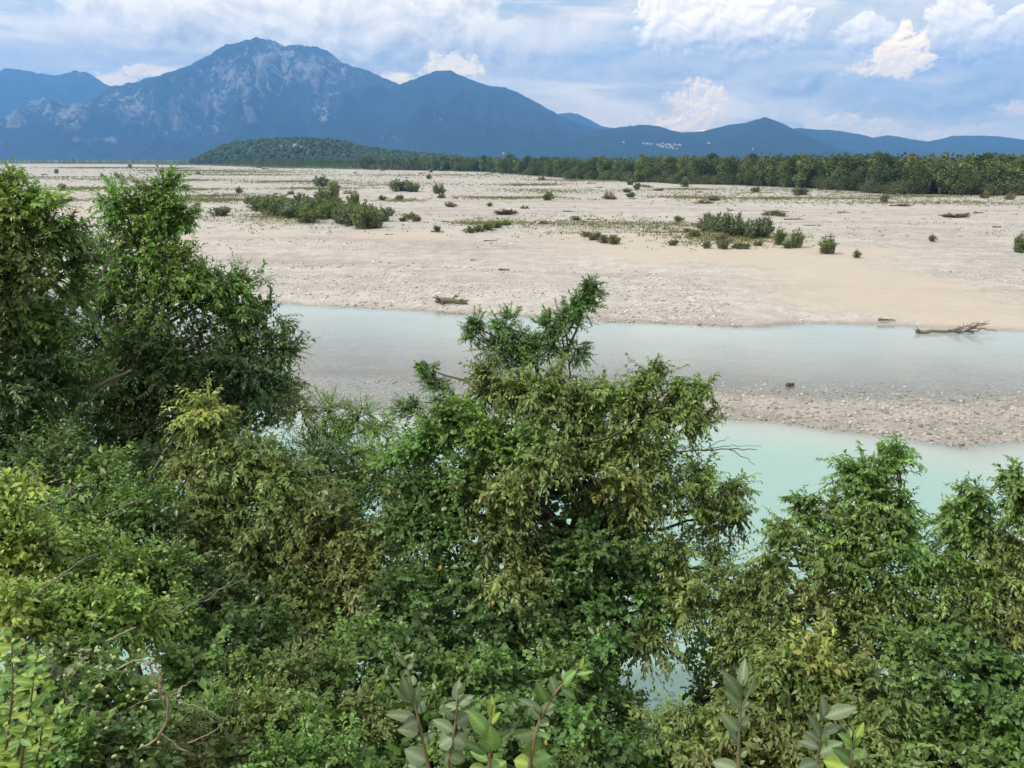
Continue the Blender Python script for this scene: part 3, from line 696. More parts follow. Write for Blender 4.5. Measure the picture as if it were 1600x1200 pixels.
# ------------------------------------------------------------------ village of tiny houses on the far slope
def build_village():
    rng = np.random.default_rng(8)
    def house_mesh(w, d, h, roof):
        V = [(-w, -d, -6), (w, -d, -6), (w, d, -6), (-w, d, -6), (-w, -d, h), (w, -d, h), (w, d, h), (-w, d, h)]
        F = [(0, 1, 5), (0, 5, 4), (1, 2, 6), (1, 6, 5), (2, 3, 7), (2, 7, 6), (3, 0, 4), (3, 4, 7)]
        a = mesh_of('wall', V, F, np.tile((0.56, 0.54, 0.51), (8, 1)), False, [M_HOUSE])
        e = 0.6; V = [(-w - e, -d - e, h - .2), (w + e, -d - e, h - .2), (w + e, d + e, h - .2), (-w - e, d + e, h - .2), (-w - e, 0, h + roof), (w + e, 0, h + roof)]
        F = [(0, 1, 5), (0, 5, 4), (2, 3, 4), (2, 4, 5), (3, 0, 4), (1, 2, 5), (0, 2, 1), (0, 3, 2)]
        b = mesh_of('roof', V, F, np.tile((0.40, 0.27, 0.22), (6, 1)), False, [M_HOUSE]); return a, b
    protos = [house_mesh(7, 5, 6, 2.2), house_mesh(11, 6, 8, 2.6), house_mesh(5, 5, 11, 2.2)]
    spots = [(1005, 224.5), (1011, 224.6), (1015, 225.5), (1019, 225.5), (1033, 226), (1036, 225), (1040, 226.4), (1044, 226.4), (1047, 227.3), (1034, 230), (1037, 229.4), (1041, 231), (1046, 231.5), (1049, 229.5), (1054, 226.5), (1058, 227), (1062, 227.2), (1051, 233), (1057, 233), (1030, 228.6), (1026, 227), (974, 223), (1107, 224), (1176, 234), (787, 240)]
    dep = bpy.context.evaluated_depsgraph_get(); dep.update()
    hills = [o for o in COL.objects if o.name.startswith(('hills', 'mountain'))]
    for i, (u, v) in enumerate(spots):
        r = Vector(ray(u, v)).normalized(); best = None
        for h in hills:
            ok, loc, nor, idx = h.ray_cast(Vector(CAM), r)
            if ok and (best is None or loc.y < best.y): best = loc.copy()
        if best is None: continue
        root = link('house', None, loc=best + Vector((0, -6, 0))); root.rotation_euler.z = rng.uniform(-0.7, 0.7)
        if u > 995 and u < 1065: tag(root, 'tiny white house of the far village on the blue hillside', 'house', 'houses of the far village')
        else: tag(root, 'tiny lone pale house at the foot of the far blue hills', 'house', 'lone houses at the foot of the hills')
        a, b = protos[i % 3]; link('wall', a, root); link('roof', b, root)
build_village()

# ------------------------------------------------------------------ the wood beyond the gravel
def far_tree_proto(seed, h, wid, kind):
    rng = np.random.default_rng(seed); mb = MB(); tr = MB()
    tr.tube(curve((0, 0, -0.5), (rng.normal(0, .2), rng.normal(0, .2), h * 0.8), 6, 0, 0.12, rng), np.linspace(0.22, 0.04, 6) * h / 12, 5, (0.16, 0.14, 0.11))
    base = np.array({'round': (0.105, 0.140, 0.048), 'poplar': (0.150, 0.185, 0.072), 'willow': (0.155, 0.175, 0.085), 'dark': (0.062, 0.092, 0.036)}[kind])
    nl = {'round': 14, 'poplar': 12, 'willow': 12, 'dark': 15}[kind]
    lo = {'round': 0.12, 'poplar': 0.12, 'willow': 0.05, 'dark': 0.10}[kind]
    for i in range(nl):
        f = (i + 0.5) / nl; z = h * (lo + (0.96 - lo) * f)
        env = wid * (math.sin(math.pi * min(1, 0.16 + 0.80 * f ** (1.25 if kind == 'poplar' else 0.9))) ** 0.7)
        a = rng.uniform(0, 6.28); rr = env * rng.uniform(0.15, 0.75)
        c = np.array([rr * math.cos(a), rr * math.sin(a), z]); r = env * rng.uniform(0.45, 0.75) + 0.25
        tr.tube(curve((0, 0, max(0.3, z - r * 1.6)), c, 4, 0.1, 0.05, rng), np.linspace(0.07, 0.02, 4), 3, (0.16, 0.14, 0.11))
        n = int(70 * (r / 1.2) ** 1.3) + 20
        q = c + unit(rng.normal(0, 1, (n, 3))) * (r * rng.uniform(0.3, 1.1, (n, 1)) ** 0.6) * np.array([1, 1, 0.85])
        tint = rng.normal(1, 0.18)
        leaf_cloud(mb, q, rng.uniform(0.35, 0.8, n) * max(h, 8) / 11, np.clip(base * tint * rng.normal(1, 0.22, (n, 1)), 0.01, 0.4), rng, 0.55)
    return tr.mesh('trunk', M_BARK), mb.mesh('crown', M_FAR)
FT = [('round', far_tree_proto(21, 11.5, 4.6, 'round')), ('round', far_tree_proto(22, 10.5, 5.0, 'round')), ('poplar', far_tree_proto(23, 12.5, 3.2, 'poplar')),
      ('poplar', far_tree_proto(24, 11.5, 3.8, 'poplar')), ('willow', far_tree_proto(25, 6, 4.0, 'willow')), ('willow', far_tree_proto(26, 4.2, 3.6, 'willow')), ('dark', far_tree_proto(27, 12.5, 5.6, 'dark'))]
FLAB = {'round': ('deciduous_tree', 'rounded mid green tree in the wood beyond the gravel', 'rounded trees of the far wood'),
        'poplar': ('poplar_tree', 'slim pale green poplar in the wood beyond the gravel', 'poplars of the far wood'),
        'willow': ('willow_tree', 'low bushy willow along the front of the far wood', 'low willows of the far wood'),
        'dark': ('oak_tree', 'broad dark green tree rising over the far wood', 'broad dark trees of the far wood')}
def build_wood():
    rng = np.random.default_rng(31); n_ind = 0
    spots = []
    # walk along the edge from right to left
    us = np.concatenate([np.arange(1720, 830, -6.0), np.arange(830, 330, -5.0)])
    for u in us:
        v = np.interp(u, [p[0] for p in EDGE_PX], [p[1] for p in EDGE_PX]); g = on_plane(u, v, 1.0)
        for row in range(3 if u > 700 else 2):
            spots.append((g[0] + rng.normal(0, 1.2), g[1] + row * 7 + rng.uniform(-2, 4) + (2 if row else 0), row, u))
    rest = MB()
    ind = [s for s in spots if (s[2] < 2 and s[3] > 560)]
    rng.shuffle(ind); ind = [tuple(s) for s in ind][:292]
    keep = set((round(s[0], 4), round(s[1], 4)) for s in ind)
    for (x, y, row, u) in spots:
        if (round(x, 4), round(y, 4)) not in keep: continue
        row = int(row)
        if row == 0: k = rng.choice([4, 5, 4, 5, 2, 0])
        else: k = rng.choice([0, 1, 2, 3, 0, 1, 6])
        kind, (tm, cm) = FT[k]; nm, lab, grp = FLAB[kind]
        s = rng.uniform(0.66, 1.16) * (0.95 if u > 800 else 1.0)
        if kind == 'dark': s *= 0.97
        root = link(nm, None, loc=(x, y, float(bed(x, y)) - 0.1)); root.scale = (s * rng.uniform(0.9, 1.15), s * rng.uniform(0.9, 1.15), s); root.rotation_euler.z = rng.uniform(0, 6.28)
        tag(root, lab, 'tree', grp); link('trunk', tm, root); link('crown', cm, root)
    # the depth of the wood as one mass
    C = []; Rr = []; Cc = []
    for (x, y, row, u) in spots:
        for dpt in (10, 20, 32, 48, 70):
            if u < 560 or dpt > 10 or int(row) == 2:
                if rng.uniform() < 0.75:
                    C.append((x + rng.normal(0, 4), y + dpt * (1 if u > 560 else 2) * rng.uniform(0.7, 1.3))); Rr.append(rng.uniform(8, 12.5))
    for i in range(700):                        # thin line of trees far up the valley
        u = rng.uniform(-400, 460); v = np.interp(u, [p[0] for p in EDGE_PX], [p[1] for p in EDGE_PX]); g = on_plane(u, v, 1.0)
        C.append((g[0] + rng.normal(0, 8), g[1] + abs(rng.normal(0, 60)))); Rr.append(rng.uniform(6, 11))
    C = np.array(C); H = np.array(Rr); z = bed(C[:, 0], C[:, 1]); n = len(C)
    tint = np.array([0.085, 0.125, 0.045]) * rng.normal(1, 0.22, (n, 1)).clip(0.5, 1.7) * (1 + rng.normal(0, 0.10, (n, 3)))
    for f, w in ((0.25, 0.24), (0.5, 0.30), (0.78, 0.22)):
        for k in range(16):
            q = np.stack([C[:, 0], C[:, 1], z + H * f], 1) + unit(rng.normal(0, 1, (n, 3))) * (H * w * rng.uniform(0.5, 1.15, n))[:, None]
            leaf_cloud(rest, q, H * rng.uniform(0.07, 0.13, n), tint * rng.uniform(0.6, 1.35, (n, 1)), rng, 0.6)
    tag(link('far_wood', rest.mesh('far_wood', M_FAR)), 'deep green wood stretching back behind the first trees beyond the gravel', 'wood', kind='stuff')
build_wood()

# ------------------------------------------------------------------ shrubs, tufts and debris on the gravel
def shrub_proto(seed, kind):
    rng = np.random.default_rng(seed); st = MB(); fo = MB()
    base = np.array({'willow': (0.150, 0.185, 0.100), 'green': (0.155, 0.200, 0.075), 'grey': (0.190, 0.205, 0.120), 'dry': (0.24, 0.20, 0.11), 'red': (0.17, 0.125, 0.095)}[kind])
    ns = 26
    for i in range(ns):
        a = rng.uniform(0, 6.28); lean = rng.uniform(0.0, 0.5) if kind not in ('dry', 'red') else rng.uniform(0.1, 1.4)
        L = rng.uniform(0.65, 1.05) * (1 - 0.25 * lean); b = np.array([math.cos(a + 1), math.sin(a + 1), 0]) * rng.uniform(0, 0.30)
        tip = b + np.array([math.cos(a) * lean, math.sin(a) * lean, 1.0]) * L / math.hypot(1, lean)
        tip[2] *= max(0.35, 1 - 0.75 * (tip[0] ** 2 + tip[1] ** 2) / 0.36) if kind != 'red' else 1
        P = curve(b, tip, 6, 0, 0.012, rng, (b + tip) / 2 + np.array([0, 0, 0.12])); P[0, 2] -= 0.06
        st.tube(P, np.linspace(0.011, 0.003, 6), 3, (0.15, 0.12, 0.09))
        n = 54; t = rng.uniform(0.05, 1.0, n); p = np.stack([np.interp(t, np.linspace(0, 1, 6), P[:, k]) for k in range(3)], 1) + rng.normal(0, 0.035, (n, 3))
        d = unit(tip - b) + rng.normal(0, 0.55, (n, 3)); c = base * rng.normal(1, 0.15) * rng.normal(1, 0.2, (n, 1)).clip(0.4, 1.8)
        leaves(fo, p, d, rng.normal(0, 1, (n, 3)) + np.array([0, -0.2, 0.5]), rng.uniform(0.07, 0.15, n), 0.42, np.clip(c, 0.01, 0.5))
    return st.mesh('stems', M_BARK), fo.mesh('foliage', M_FAR)
SH = {k: [shrub_proto(100 + 10 * i + j, k) for j in range(3)] for i, k in enumerate(['willow', 'green', 'grey', 'dry', 'red'])}
def ground_at(u, v):
    p = on_plane(u, v, 0.7)
    for _ in range(4): p = on_plane(u, v, float(bed(p[0], p[1])))
    return p
srng = np.random.default_rng(55)
def shrub(u, v, wpx, hpx, kind, name, label, cat, group):
    p = ground_at(u, v); k = math.hypot(p[1], CAM[2]) / FPX
    st, fo = SH[kind][srng.integers(3)]
    root = link(name, None, loc=(p[0], p[1], p[2] - 0.03)); tag(root, label, cat, group)
    root.scale = (wpx * k / 1.0, wpx * k / 1.0, hpx * k / 0.95); root.rotation_euler.z = srng.uniform(0, 6.28)
    link('stems', st, root); link('foliage', fo, root)
ISL = [(398, 322, 26, 16), (408, 330, 34, 20), (425, 334, 40, 24), (445, 338, 44, 28), (462, 342, 40, 28), (480, 348, 36, 24), (440, 328, 40, 22), (465, 330, 44, 24), (490, 336, 44, 26), (505, 342, 36, 24),
       (520, 340, 40, 26), (535, 350, 36, 26), (552, 352, 40, 26), (570, 357, 40, 30), (585, 356, 32, 26), (598, 346, 28, 22), (605, 338, 18, 14), (575, 344, 34, 26), (545, 338, 34, 20), (420, 324, 34, 18), (520, 328, 30, 22), (560, 334, 24, 14)]
for i, (u, v, w, h) in enumerate(ISL):
    shrub(u, v, w * 1.25, h * 1.1, ['willow', 'green', 'green', 'willow'][i % 4], 'willow_shrub', 'bushy grey-green willow in the dense thicket on the gravel', 'shrub', 'shrubs of the dense gravel thicket')
for (u, v, w, h, lab) in [(500, 322, 24, 28, 'slim upright shrub touching the tallest bush behind the dense thicket'), (519, 322, 32, 34, 'tallest dark bush rising behind the dense gravel thicket'), (554, 323, 26, 24, 'round dark shrub standing clear behind the thicket, apart from the tallest bush'),
                          (503, 292, 30, 18, 'dark round bush at the thicket end of the far grassy strip'), (522, 296, 20, 12, 'low bush beside the dark round bush on the grassy strip'), (628, 299, 44, 19, 'wide dome-shaped bush on the far grassy strip'),
                          (645, 300, 26, 16, 'smaller bush leaning against the wide dome-shaped bush'), (685, 303, 26, 15, 'compact dark bush just past the wide dome-shaped bush'), (1250, 305, 28, 13, 'low dark green bush in front of the far wood'),
                          (1292, 396, 34, 26, 'single spreading green shrub standing alone on the sand'), (1339, 403, 14, 13, 'very small dark sapling alone on the sand'), (1457, 376, 14, 10, 'tiny round shrub on the bare grey gravel'),
                          (1594, 394, 34, 28, 'dark shrub at the edge of the grey gravel on the sand'), (1070, 292, 16, 16, 'little upright bush before the far wood edge'), (1218, 382, 22, 26, 'slim shrub between the big willow clump and the round-topped one'),
                          (1244, 387, 26, 28, 'round-topped upright shrub at the sandy end of the green bench'), (1230, 388, 18, 14, 'low shrub at the foot of the round-topped upright shrub')]:
    shrub(u, v, w, h, 'green' if v > 310 else 'willow', 'shrub', lab, 'shrub', None)
for (u, v, w, h) in [(1105, 362, 34, 30), (1120, 366, 40, 36), (1140, 368, 44, 36), (1158, 369, 34, 28), (1175, 372, 40, 32), (1192, 371, 34, 34)]:
    shrub(u, v, w, h, 'willow', 'willow_shrub', 'tall grey-green willow in the clump at the sandy end of the green bench', 'shrub', 'willow clump on the bench')
for (u, v, w, h) in [(735, 363, 22, 10), (748, 362, 24, 11), (762, 359, 24, 11), (776, 356, 22, 10), (790, 352, 20, 8)]:
    shrub(u, v, w, h, 'green', 'low_shrub', 'low green shrub in the slanting row across the gravel', 'shrub', 'slanting row of low shrubs')
TUFT = [(343, 338, 34, 16), (352, 332, 22, 10), (640, 341, 26, 12), (650, 346, 20, 9), (630, 346, 18, 8), (683, 362, 16, 11), (625, 312, 16, 8), (598, 313, 16, 8), (703, 323, 18, 11), (690, 310, 14, 8), (855, 313, 20, 12), (858, 306, 12, 9),
        (930, 375, 26, 14), (945, 380, 24, 14), (960, 381, 26, 15), (915, 370, 20, 10), (985, 308, 18, 8), (1015, 312, 12, 6), (1052, 383, 20, 10), (1105, 388, 16, 14), (1130, 389, 26, 18), (1128, 380, 30, 16), (1153, 389, 22, 12), (1165, 389, 18, 10), (1085, 370, 22, 12), (1075, 366, 22, 10),
        (1100, 318, 26, 8), (1115, 314, 24, 8), (980, 300, 18, 6), (1010, 293, 18, 6), (92, 320, 24, 12), (100, 318, 18, 10), (1205, 336, 26, 11), (1220, 340, 22, 8), (1185, 384, 18, 8), (1030, 298, 16, 6), (1180, 300, 20, 8), (765, 322, 12, 6), (820, 326, 12, 7), (900, 345, 20, 8), (1060, 345, 22, 8), (850, 350, 18, 7)]
for i, (u, v, w, h) in enumerate(TUFT):
    shrub(u, v, w, h, ['grey', 'green', 'dry'][i % 3] if v < 360 else 'grey', 'grass_tuft', 'small tuft of wiry green growth on the gravel', 'tuft', 'tufts on the gravel')
for (u, v, w, h) in [(790, 335, 26, 9), (783, 335, 18, 7), (800, 334, 16, 7), (1495, 340, 40, 8), (105, 314, 24, 7), (1410, 322, 20, 4)]:
    shrub(u, v, w, h, 'red', 'dry_brush', 'low heap of reddish-brown dead brush on the gravel', 'brush', 'heaps of dead brush')
for i in range(44):                             # scattered growth right up to the wood
    v = 262 + 70 * srng.uniform(0, 1) ** 1.6; u = srng.uniform(0, 1600)
    p = on_plane(u, v, 0.7)
    if p[1] > edge_y(p[0], p[1]) - 6 or (u < 320 and v > 300): continue
    s = srng.uniform(0.5, 1.0) * (v - 245) / 60 * 14 + 5
    shrub(u, v, s * 0.9, s * 0.8, ['grey', 'dry', 'green', 'willow'][i % 4], 'grass_tuft', 'small far-off tuft of scrub on the bare gravel', 'tuft', 'far tufts on the gravel')
def sparse():
    rng = np.random.default_rng(66); mb = MB(); P = []
    for (u, v, ru, rv, k) in GRASSP:
        n = int(1500 * k * ru / 120)
        uu = rng.normal(u, ru * 0.6, n); vv = np.clip(rng.normal(v, rv * 0.6, n), v - 2 * rv, v + 2 * rv)
        for a, b in zip(uu, vv):
            if b > 262: P.append(on_plane(a, b, 0.7)[:2])
    for i in range(900):                       # weeds anywhere on the plain
        a = rng.uniform(-100, 1700); b = 262 + 110 * rng.uniform() ** 1.7; P.append(on_plane(a, b, 0.7)[:2])
    P = np.array(P); P = P[(P[:, 1] < edge_y(P[:, 0], P[:, 1]) + 2)]; z = bed(P[:, 0], P[:, 1]); n = len(P)
    for k in range(4):
        h = rng.uniform(0.10, 0.30, n) * (1 + P[:, 1] / 300)
        q = np.stack([P[:, 0] + rng.normal(0, 0.25, n), P[:, 1] + rng.normal(0, 0.25, n), z - 0.03], 1)
        c = np.array([0.19, 0.20, 0.09]) * rng.uniform(0.6, 1.4, (n, 1)) * (1 + rng.normal(0, 0.12, (n, 3)))
        leaves(mb, q, rng.normal(0, 0.5, (n, 3)) + np.array([0, 0, 1.0]), rng.normal(0, 1, (n, 3)), h, 0.4, c, 0.2, 0.2, True)
    tag(link('sparse_grass', mb.mesh('sparse_grass', M_FAR)), 'thin yellow-green weeds and grass sprinkled over the gravel', 'grass', kind='stuff')
sparse()

# ------------------------------------------------------------------ driftwood
DW = np.array([0.20, 0.165, 0.12])
def log(u, v, wpx, rpx, label, seed, tilt=0.0, branches=0, root_plate=False, z=None, dark=1.0, group=None, name='driftwood_log'):
    rng = np.random.default_rng(seed); p = ground_at(u, v) if z is None else on_plane(u, v, z)
    k = math.hypot(p[1], CAM[2]) / FPX; L = wpx * k; r = rpx * k; c = DW * dark
    root = link(name, None, loc=(p[0], p[1], p[2])); tag(root, label, 'driftwood', group)
    m = MB(); a = np.array([-L / 2, 0, r * 0.75]); b = np.array([L / 2, L * tilt, r * 0.4])
    P = curve(a, b, 9, r * 0.3, r * 0.25, rng); m.tube(P, r * np.linspace(1.0, 0.35, 9), 7, c); link('trunk', m.mesh('trunk', M_DRY), root)
    for i in range(branches):
        bm = MB(); s = P[rng.integers(3, 8)]; d = np.array([rng.uniform(0.5, 1), rng.uniform(-0.6, 0.6), rng.uniform(0.0, 0.35)]); bl = L * rng.uniform(0.25, 0.5)
        Q = curve(s, s + d * bl, 7, 0.08 * bl, 0.04 * bl, rng); Q[:, 2] = np.maximum(Q[:, 2], 0.01); bm.tube(Q, np.linspace(r * 0.4, r * 0.10, 7), 5, c * 0.9)
        bo = link('branch', bm.mesh('branch', M_DRY), root)
        for j in range(3):
            tm = MB(); s2 = Q[rng.integers(2, 6)]; e = s2 + np.array([rng.uniform(0.2, 1), rng.uniform(-.6, .6), rng.uniform(-.1, .5)]) * bl * 0.4; e[2] = max(e[2], 0.02)
            tm.tube(curve(s2, e, 5, 0.02, 0.02 * bl, rng), np.linspace(r * 0.18, r * 0.06, 5), 4, c * 0.8); link('twig', tm.mesh('twig', M_DRY), bo)
    if root_plate:
        rm = MB()
        for i in range(11):
            d = unit(rng.normal(0, 1, 3) * np.array([0.5, 1, 1]) + np.array([-0.6, 0, 0.25])); e = a + d * r * rng.uniform(2.0, 3.6); e[2] = max(e[2], 0.02)
            rm.tube(curve(a, e, 5, 0.02, r * 0.12, rng), np.linspace(r * 0.5, r * 0.1, 5), 5, c * 0.75)
        link('roots', rm.mesh('roots', M_DRY), root)
log(710, 474, 42, 5.4, 'uprooted tree stump with root plate lying on the far cobble shore', 1, -0.25, 5, True, dark=0.85)
log(1480, 521, 88, 3.2, 'pale fallen tree with bare branches lying in the water by the far shore', 2, 0.05, 9, True, z=0.0, dark=1.0)
log(1385, 501, 26, 2.2, 'short dark log resting on the sandy spit at the water edge', 3, -0.05, 0, False, dark=0.7)
log(788, 423, 16, 1.8, 'small dark driftwood log half buried in the pale gravel', 4, 0.2, 1, dark=0.55)
log(741, 407, 12, 1.0, 'thin short stick on the pale gravel above the stump', 5, 0.2, 0, dark=0.5)
log(1236, 604, 13, 3.2, 'stubby dark wood chunk stranded in the shallow water', 6, 0.3, 1, z=0.0, dark=0.45)
log(1283 + 120, 322, 26, 1.2, 'long thin drift log far out on the grey gravel', 7, 0.1, 1, dark=0.6)
log(1215, 332, 36, 1.4, 'long log lying behind the tufts above the willow clump', 8, 0.1, 1, dark=0.8)
log(1240, 343, 30, 1.2, 'thin slanting log beyond the willow clump', 9, -0.3, 1, dark=0.7)
log(1495, 339, 40, 1.4, 'log buried in the reddish dead brush', 10, 0.02, 3, True, dark=0.8)
for i in range(46):
    v = 263 + 115 * srng.uniform(0, 1) ** 1.5; u = srng.uniform(0, 1600) if v < 320 else srng.uniform(600, 1600)
    p = on_plane(u, v, 0.7)
    if p[1] > edge_y(p[0], p[1]) - 4: continue
    log(u, v, srng.uniform(8, 20) * (0.5 + (v - 250) / 110), srng.uniform(0.7, 1.3), 'small weathered piece of driftwood scattered on the far gravel', 200 + i, srng.uniform(-.4, .4), int(srng.integers(0, 3)), False, dark=srng.uniform(0.4, 0.9), group='scattered driftwood on the far gravel')

# ------------------------------------------------------------------ loose cobbles
def stones():
    rng = np.random.default_rng(77); C = []; S = []; T = []
    def sandm(P): return np.max([blob(P[:, 0], P[:, 1], *b) for b in SAND], 0)
    def scatter(n, u0, u1, v0, v1, smin, smax, test, dk=1.0):
        u = rng.uniform(u0, u1, n); v = rng.uniform(v0, v1, n)
        P = np.array([on_plane(a, b, 0.1)[:2] for a, b in zip(u, v)]); h = bed(P[:, 0], P[:, 1]); ok = test(P, h)
        P, h = P[ok], h[ok]; s = smin + (smax - smin) * rng.uniform(0, 1, len(P)) ** 3
        C.append(np.stack([P[:, 0], P[:, 1], h + s * 0.12], 1)); S.append(s); T.append(dk * rng.uniform(0.22, 0.60, len(P)))
    scatter(12000, 250, 1700, 425, 520, 0.05, 0.17, lambda P, h: (h > -0.12) & (fbm(P[:, 0] * .15, P[:, 1] * .15, 3, 3) > 0.40) & (sandm(P) < 0.3))
    scatter(9500, 400, 1700, 590, 705, 0.035, 0.12, lambda P, h: h > -0.10, 0.8)
    scatter(6000, 250, 1700, 340, 425, 0.08, 0.22, lambda P, h: (h > -0.1) & (fbm(P[:, 0] * .08, P[:, 1] * .08, 3, 6) > 0.5) & (sandm(P) < 0.3))
    C = np.concatenate(C); S = np.concatenate(S); T = np.concatenate(T)[:, None]; mb = MB()
    clumps(mb, C, S, T * np.array([1.0, 0.97, 0.93]) * (1 + rng.normal(0, 0.04, (len(C), 3))), rng, 0.6, 0.16)
    tag(link('cobbles', mb.mesh('cobbles', M_STONE, True)), 'pale rounded river cobbles strewn along the shores and the gravel bar', 'cobbles', kind='stuff')
stones()

# ------------------------------------------------------------------ trees on the near bank
def wx(u, d): return float(at(u, 700, d)[0])
def L(sty, *rows):
    """rows: (u, v, distance, radius px, palette[, density])"""
    return [(r[0], r[1], r[2], r[3], sty, r[4]) + tuple(r[5:]) for r in rows]
# leafy tree leaning in at the far left
plant('ash_tree', 'yellow-green tree pressed against the big dark leafy tree with the stepped crown', 'tree', (wx(-30, 10.5), 10.3),
      L('ash', (15, 305, 10.5, 30, 'olive', .8), (60, 320, 10.5, 26, 'bright', .7), (25, 350, 10.4, 50, 'olive'), (85, 372, 10.6, 42, 'mid', .8), (20, 420, 10.2, 70, 'olive'), (90, 435, 10.8, 45, 'mid', .7), (125, 400, 11, 24, 'dark', .5),
        (20, 500, 10.2, 75, 'olive'), (85, 510, 10.5, 50, 'mid', .8), (25, 590, 10, 80, 'dark'), (15, 670, 9.8, 60, 'dark'), (60, 690, 10, 50, 'mid'), (-60, 380, 10, 90, 'olive'), (-70, 520, 10, 100, 'olive'), (95, 600, 10.6, 60, 'dark')), 1001, 0.12, K=20)
T_DARK = plant('ash_tree', 'big dark green leafy tree with a stepped crown beside the yellow-green tree', 'tree', (wx(60, 12.2), 12.0),
      L('ash', (255, 300, 12.6, 24, 'mid', .9), (235, 325, 12.6, 42, 'mid'), (195, 318, 12.6, 26, 'mid', .7), (278, 348, 12.5, 32, 'mid', .9), (225, 375, 12.5, 62, 'mid'), (270, 420, 12.3, 55, 'bright', .8), (180, 430, 12.6, 60, 'mid', .8),
        (260, 470, 12.2, 70, 'mid'), (330, 455, 12.3, 40, 'mid', .8), (385, 455, 12.4, 34, 'mid', .7), (360, 500, 12.3, 55, 'mid', .9), (415, 505, 12.3, 30, 'dark', .6), (440, 545, 12.2, 30, 'dark', .7), (390, 560, 12.1, 60, 'blue'), (310, 560, 12, 75, 'dark'),
        (220, 550, 12, 75, 'dark'), (150, 530, 12.2, 55, 'mid', .7), (430, 600, 12.1, 42, 'blue', .8), (360, 630, 12, 60, 'blue'), (260, 640, 11.8, 75, 'dark'), (160, 620, 11.8, 70, 'dark'), (120, 690, 11.6, 70, 'dark'), (220, 710, 11.4, 60, 'dark'), (310, 690, 11.6, 45, 'blue', .7), (130, 470, 12.6, 35, 'mid', .5)) + L('shade', (170, 560, 12.9, 70, 'dark'), (260, 570, 12.9, 70, 'dark'), (340, 600, 12.9, 65, 'dark'), (120, 650, 12.6, 70, 'dark'), (220, 660, 12.6, 70, 'dark'), (320, 670, 12.5, 55, 'dark'), (400, 640, 12.7, 45, 'dark'), (200, 480, 12.9, 60, 'dark'), (60, 600, 12.4, 70, 'dark'), (60, 500, 12.6, 60, 'dark')), 1002, 0.15, K=20)  # dark lobes at the back put the crown's inner shade into leaf colour
# olive hornbeam in front of it
plant('hornbeam_tree', 'olive hornbeam with yellowing drooping sprays in front of the big dark tree', 'tree', (wx(400, 8.4), 8.6),
      L('horn', (315, 640, 8.8, 26, 'yellow', .8), (340, 680, 8.8, 40, 'olive'), (380, 715, 8.7, 55, 'olive'), (430, 745, 8.6, 55, 'olive'), (300, 735, 8.6, 30, 'brown', .7), (360, 785, 8.4, 60, 'olive'), (450, 800, 8.4, 65, 'olive'), (520, 805, 8.4, 55, 'brown'),
        (320, 830, 8.2, 45, 'brown', .8), (400, 860, 8.1, 60, 'olive'), (490, 870, 8.1, 65, 'brown'), (565, 845, 8.3, 50, 'olive'), (560, 905, 8, 55, 'brown'), (450, 930, 7.8, 55, 'olive'), (290, 790, 8.3, 26, 'brown', .6), (500, 960, 7.6, 50, 'brown')), 1003, 0.08, K=16)
plant('willow_bush', 'light green feathery bush between the hornbeam and the ivy-clad tree', 'bush', (wx(540, 11.4), 11.2),
      L('thin', (470, 640, 11.6, 34, 'olive', .8), (515, 645, 11.6, 36, 'bright', .8), (560, 655, 11.5, 36, 'bright'), (595, 665, 11.4, 26, 'bright', .8), (530, 690, 11.5, 50, 'mid'), (585, 715, 11.3, 45, 'bright'), (490, 705, 11.4, 45, 'olive'), (550, 755, 11.2, 50, 'mid'), (600, 770, 11, 40, 'bright'), (500, 770, 11, 40, 'dark'), (610, 830, 10.8, 45, 'mid')), 1004, 0.07, K=18, n=9)
# feathery locust that tops the middle
plant('locust_tree', 'feathery blue-green locust topping the ivy-clad tree with one raised arm', 'tree', (wx(790, 9.6), 9.4),
      L('feather', (922, 452, 9.6, 15, 'locust', .8), (908, 478, 9.6, 20, 'locust', .9), (885, 500, 9.6, 26, 'locust'), (855, 510, 9.6, 22, 'locust', .8), (790, 508, 9.6, 30, 'locust', .9), (745, 512, 9.6, 22, 'locust', .7), (815, 540, 9.6, 40, 'locust'), (775, 545, 9.6, 34, 'locust'),
        (860, 545, 9.6, 30, 'locust', .8), (900, 545, 9.6, 20, 'locust', .5), (825, 575, 9.5, 36, 'locust'), (680, 600, 9.8, 26, 'locust', .7), (665, 575, 9.8, 12, 'locust', .5), (700, 625, 9.8, 26, 'locust', .7), (640, 640, 9.8, 26, 'locust', .6)), 1005, 0.07, K=15, n=12)
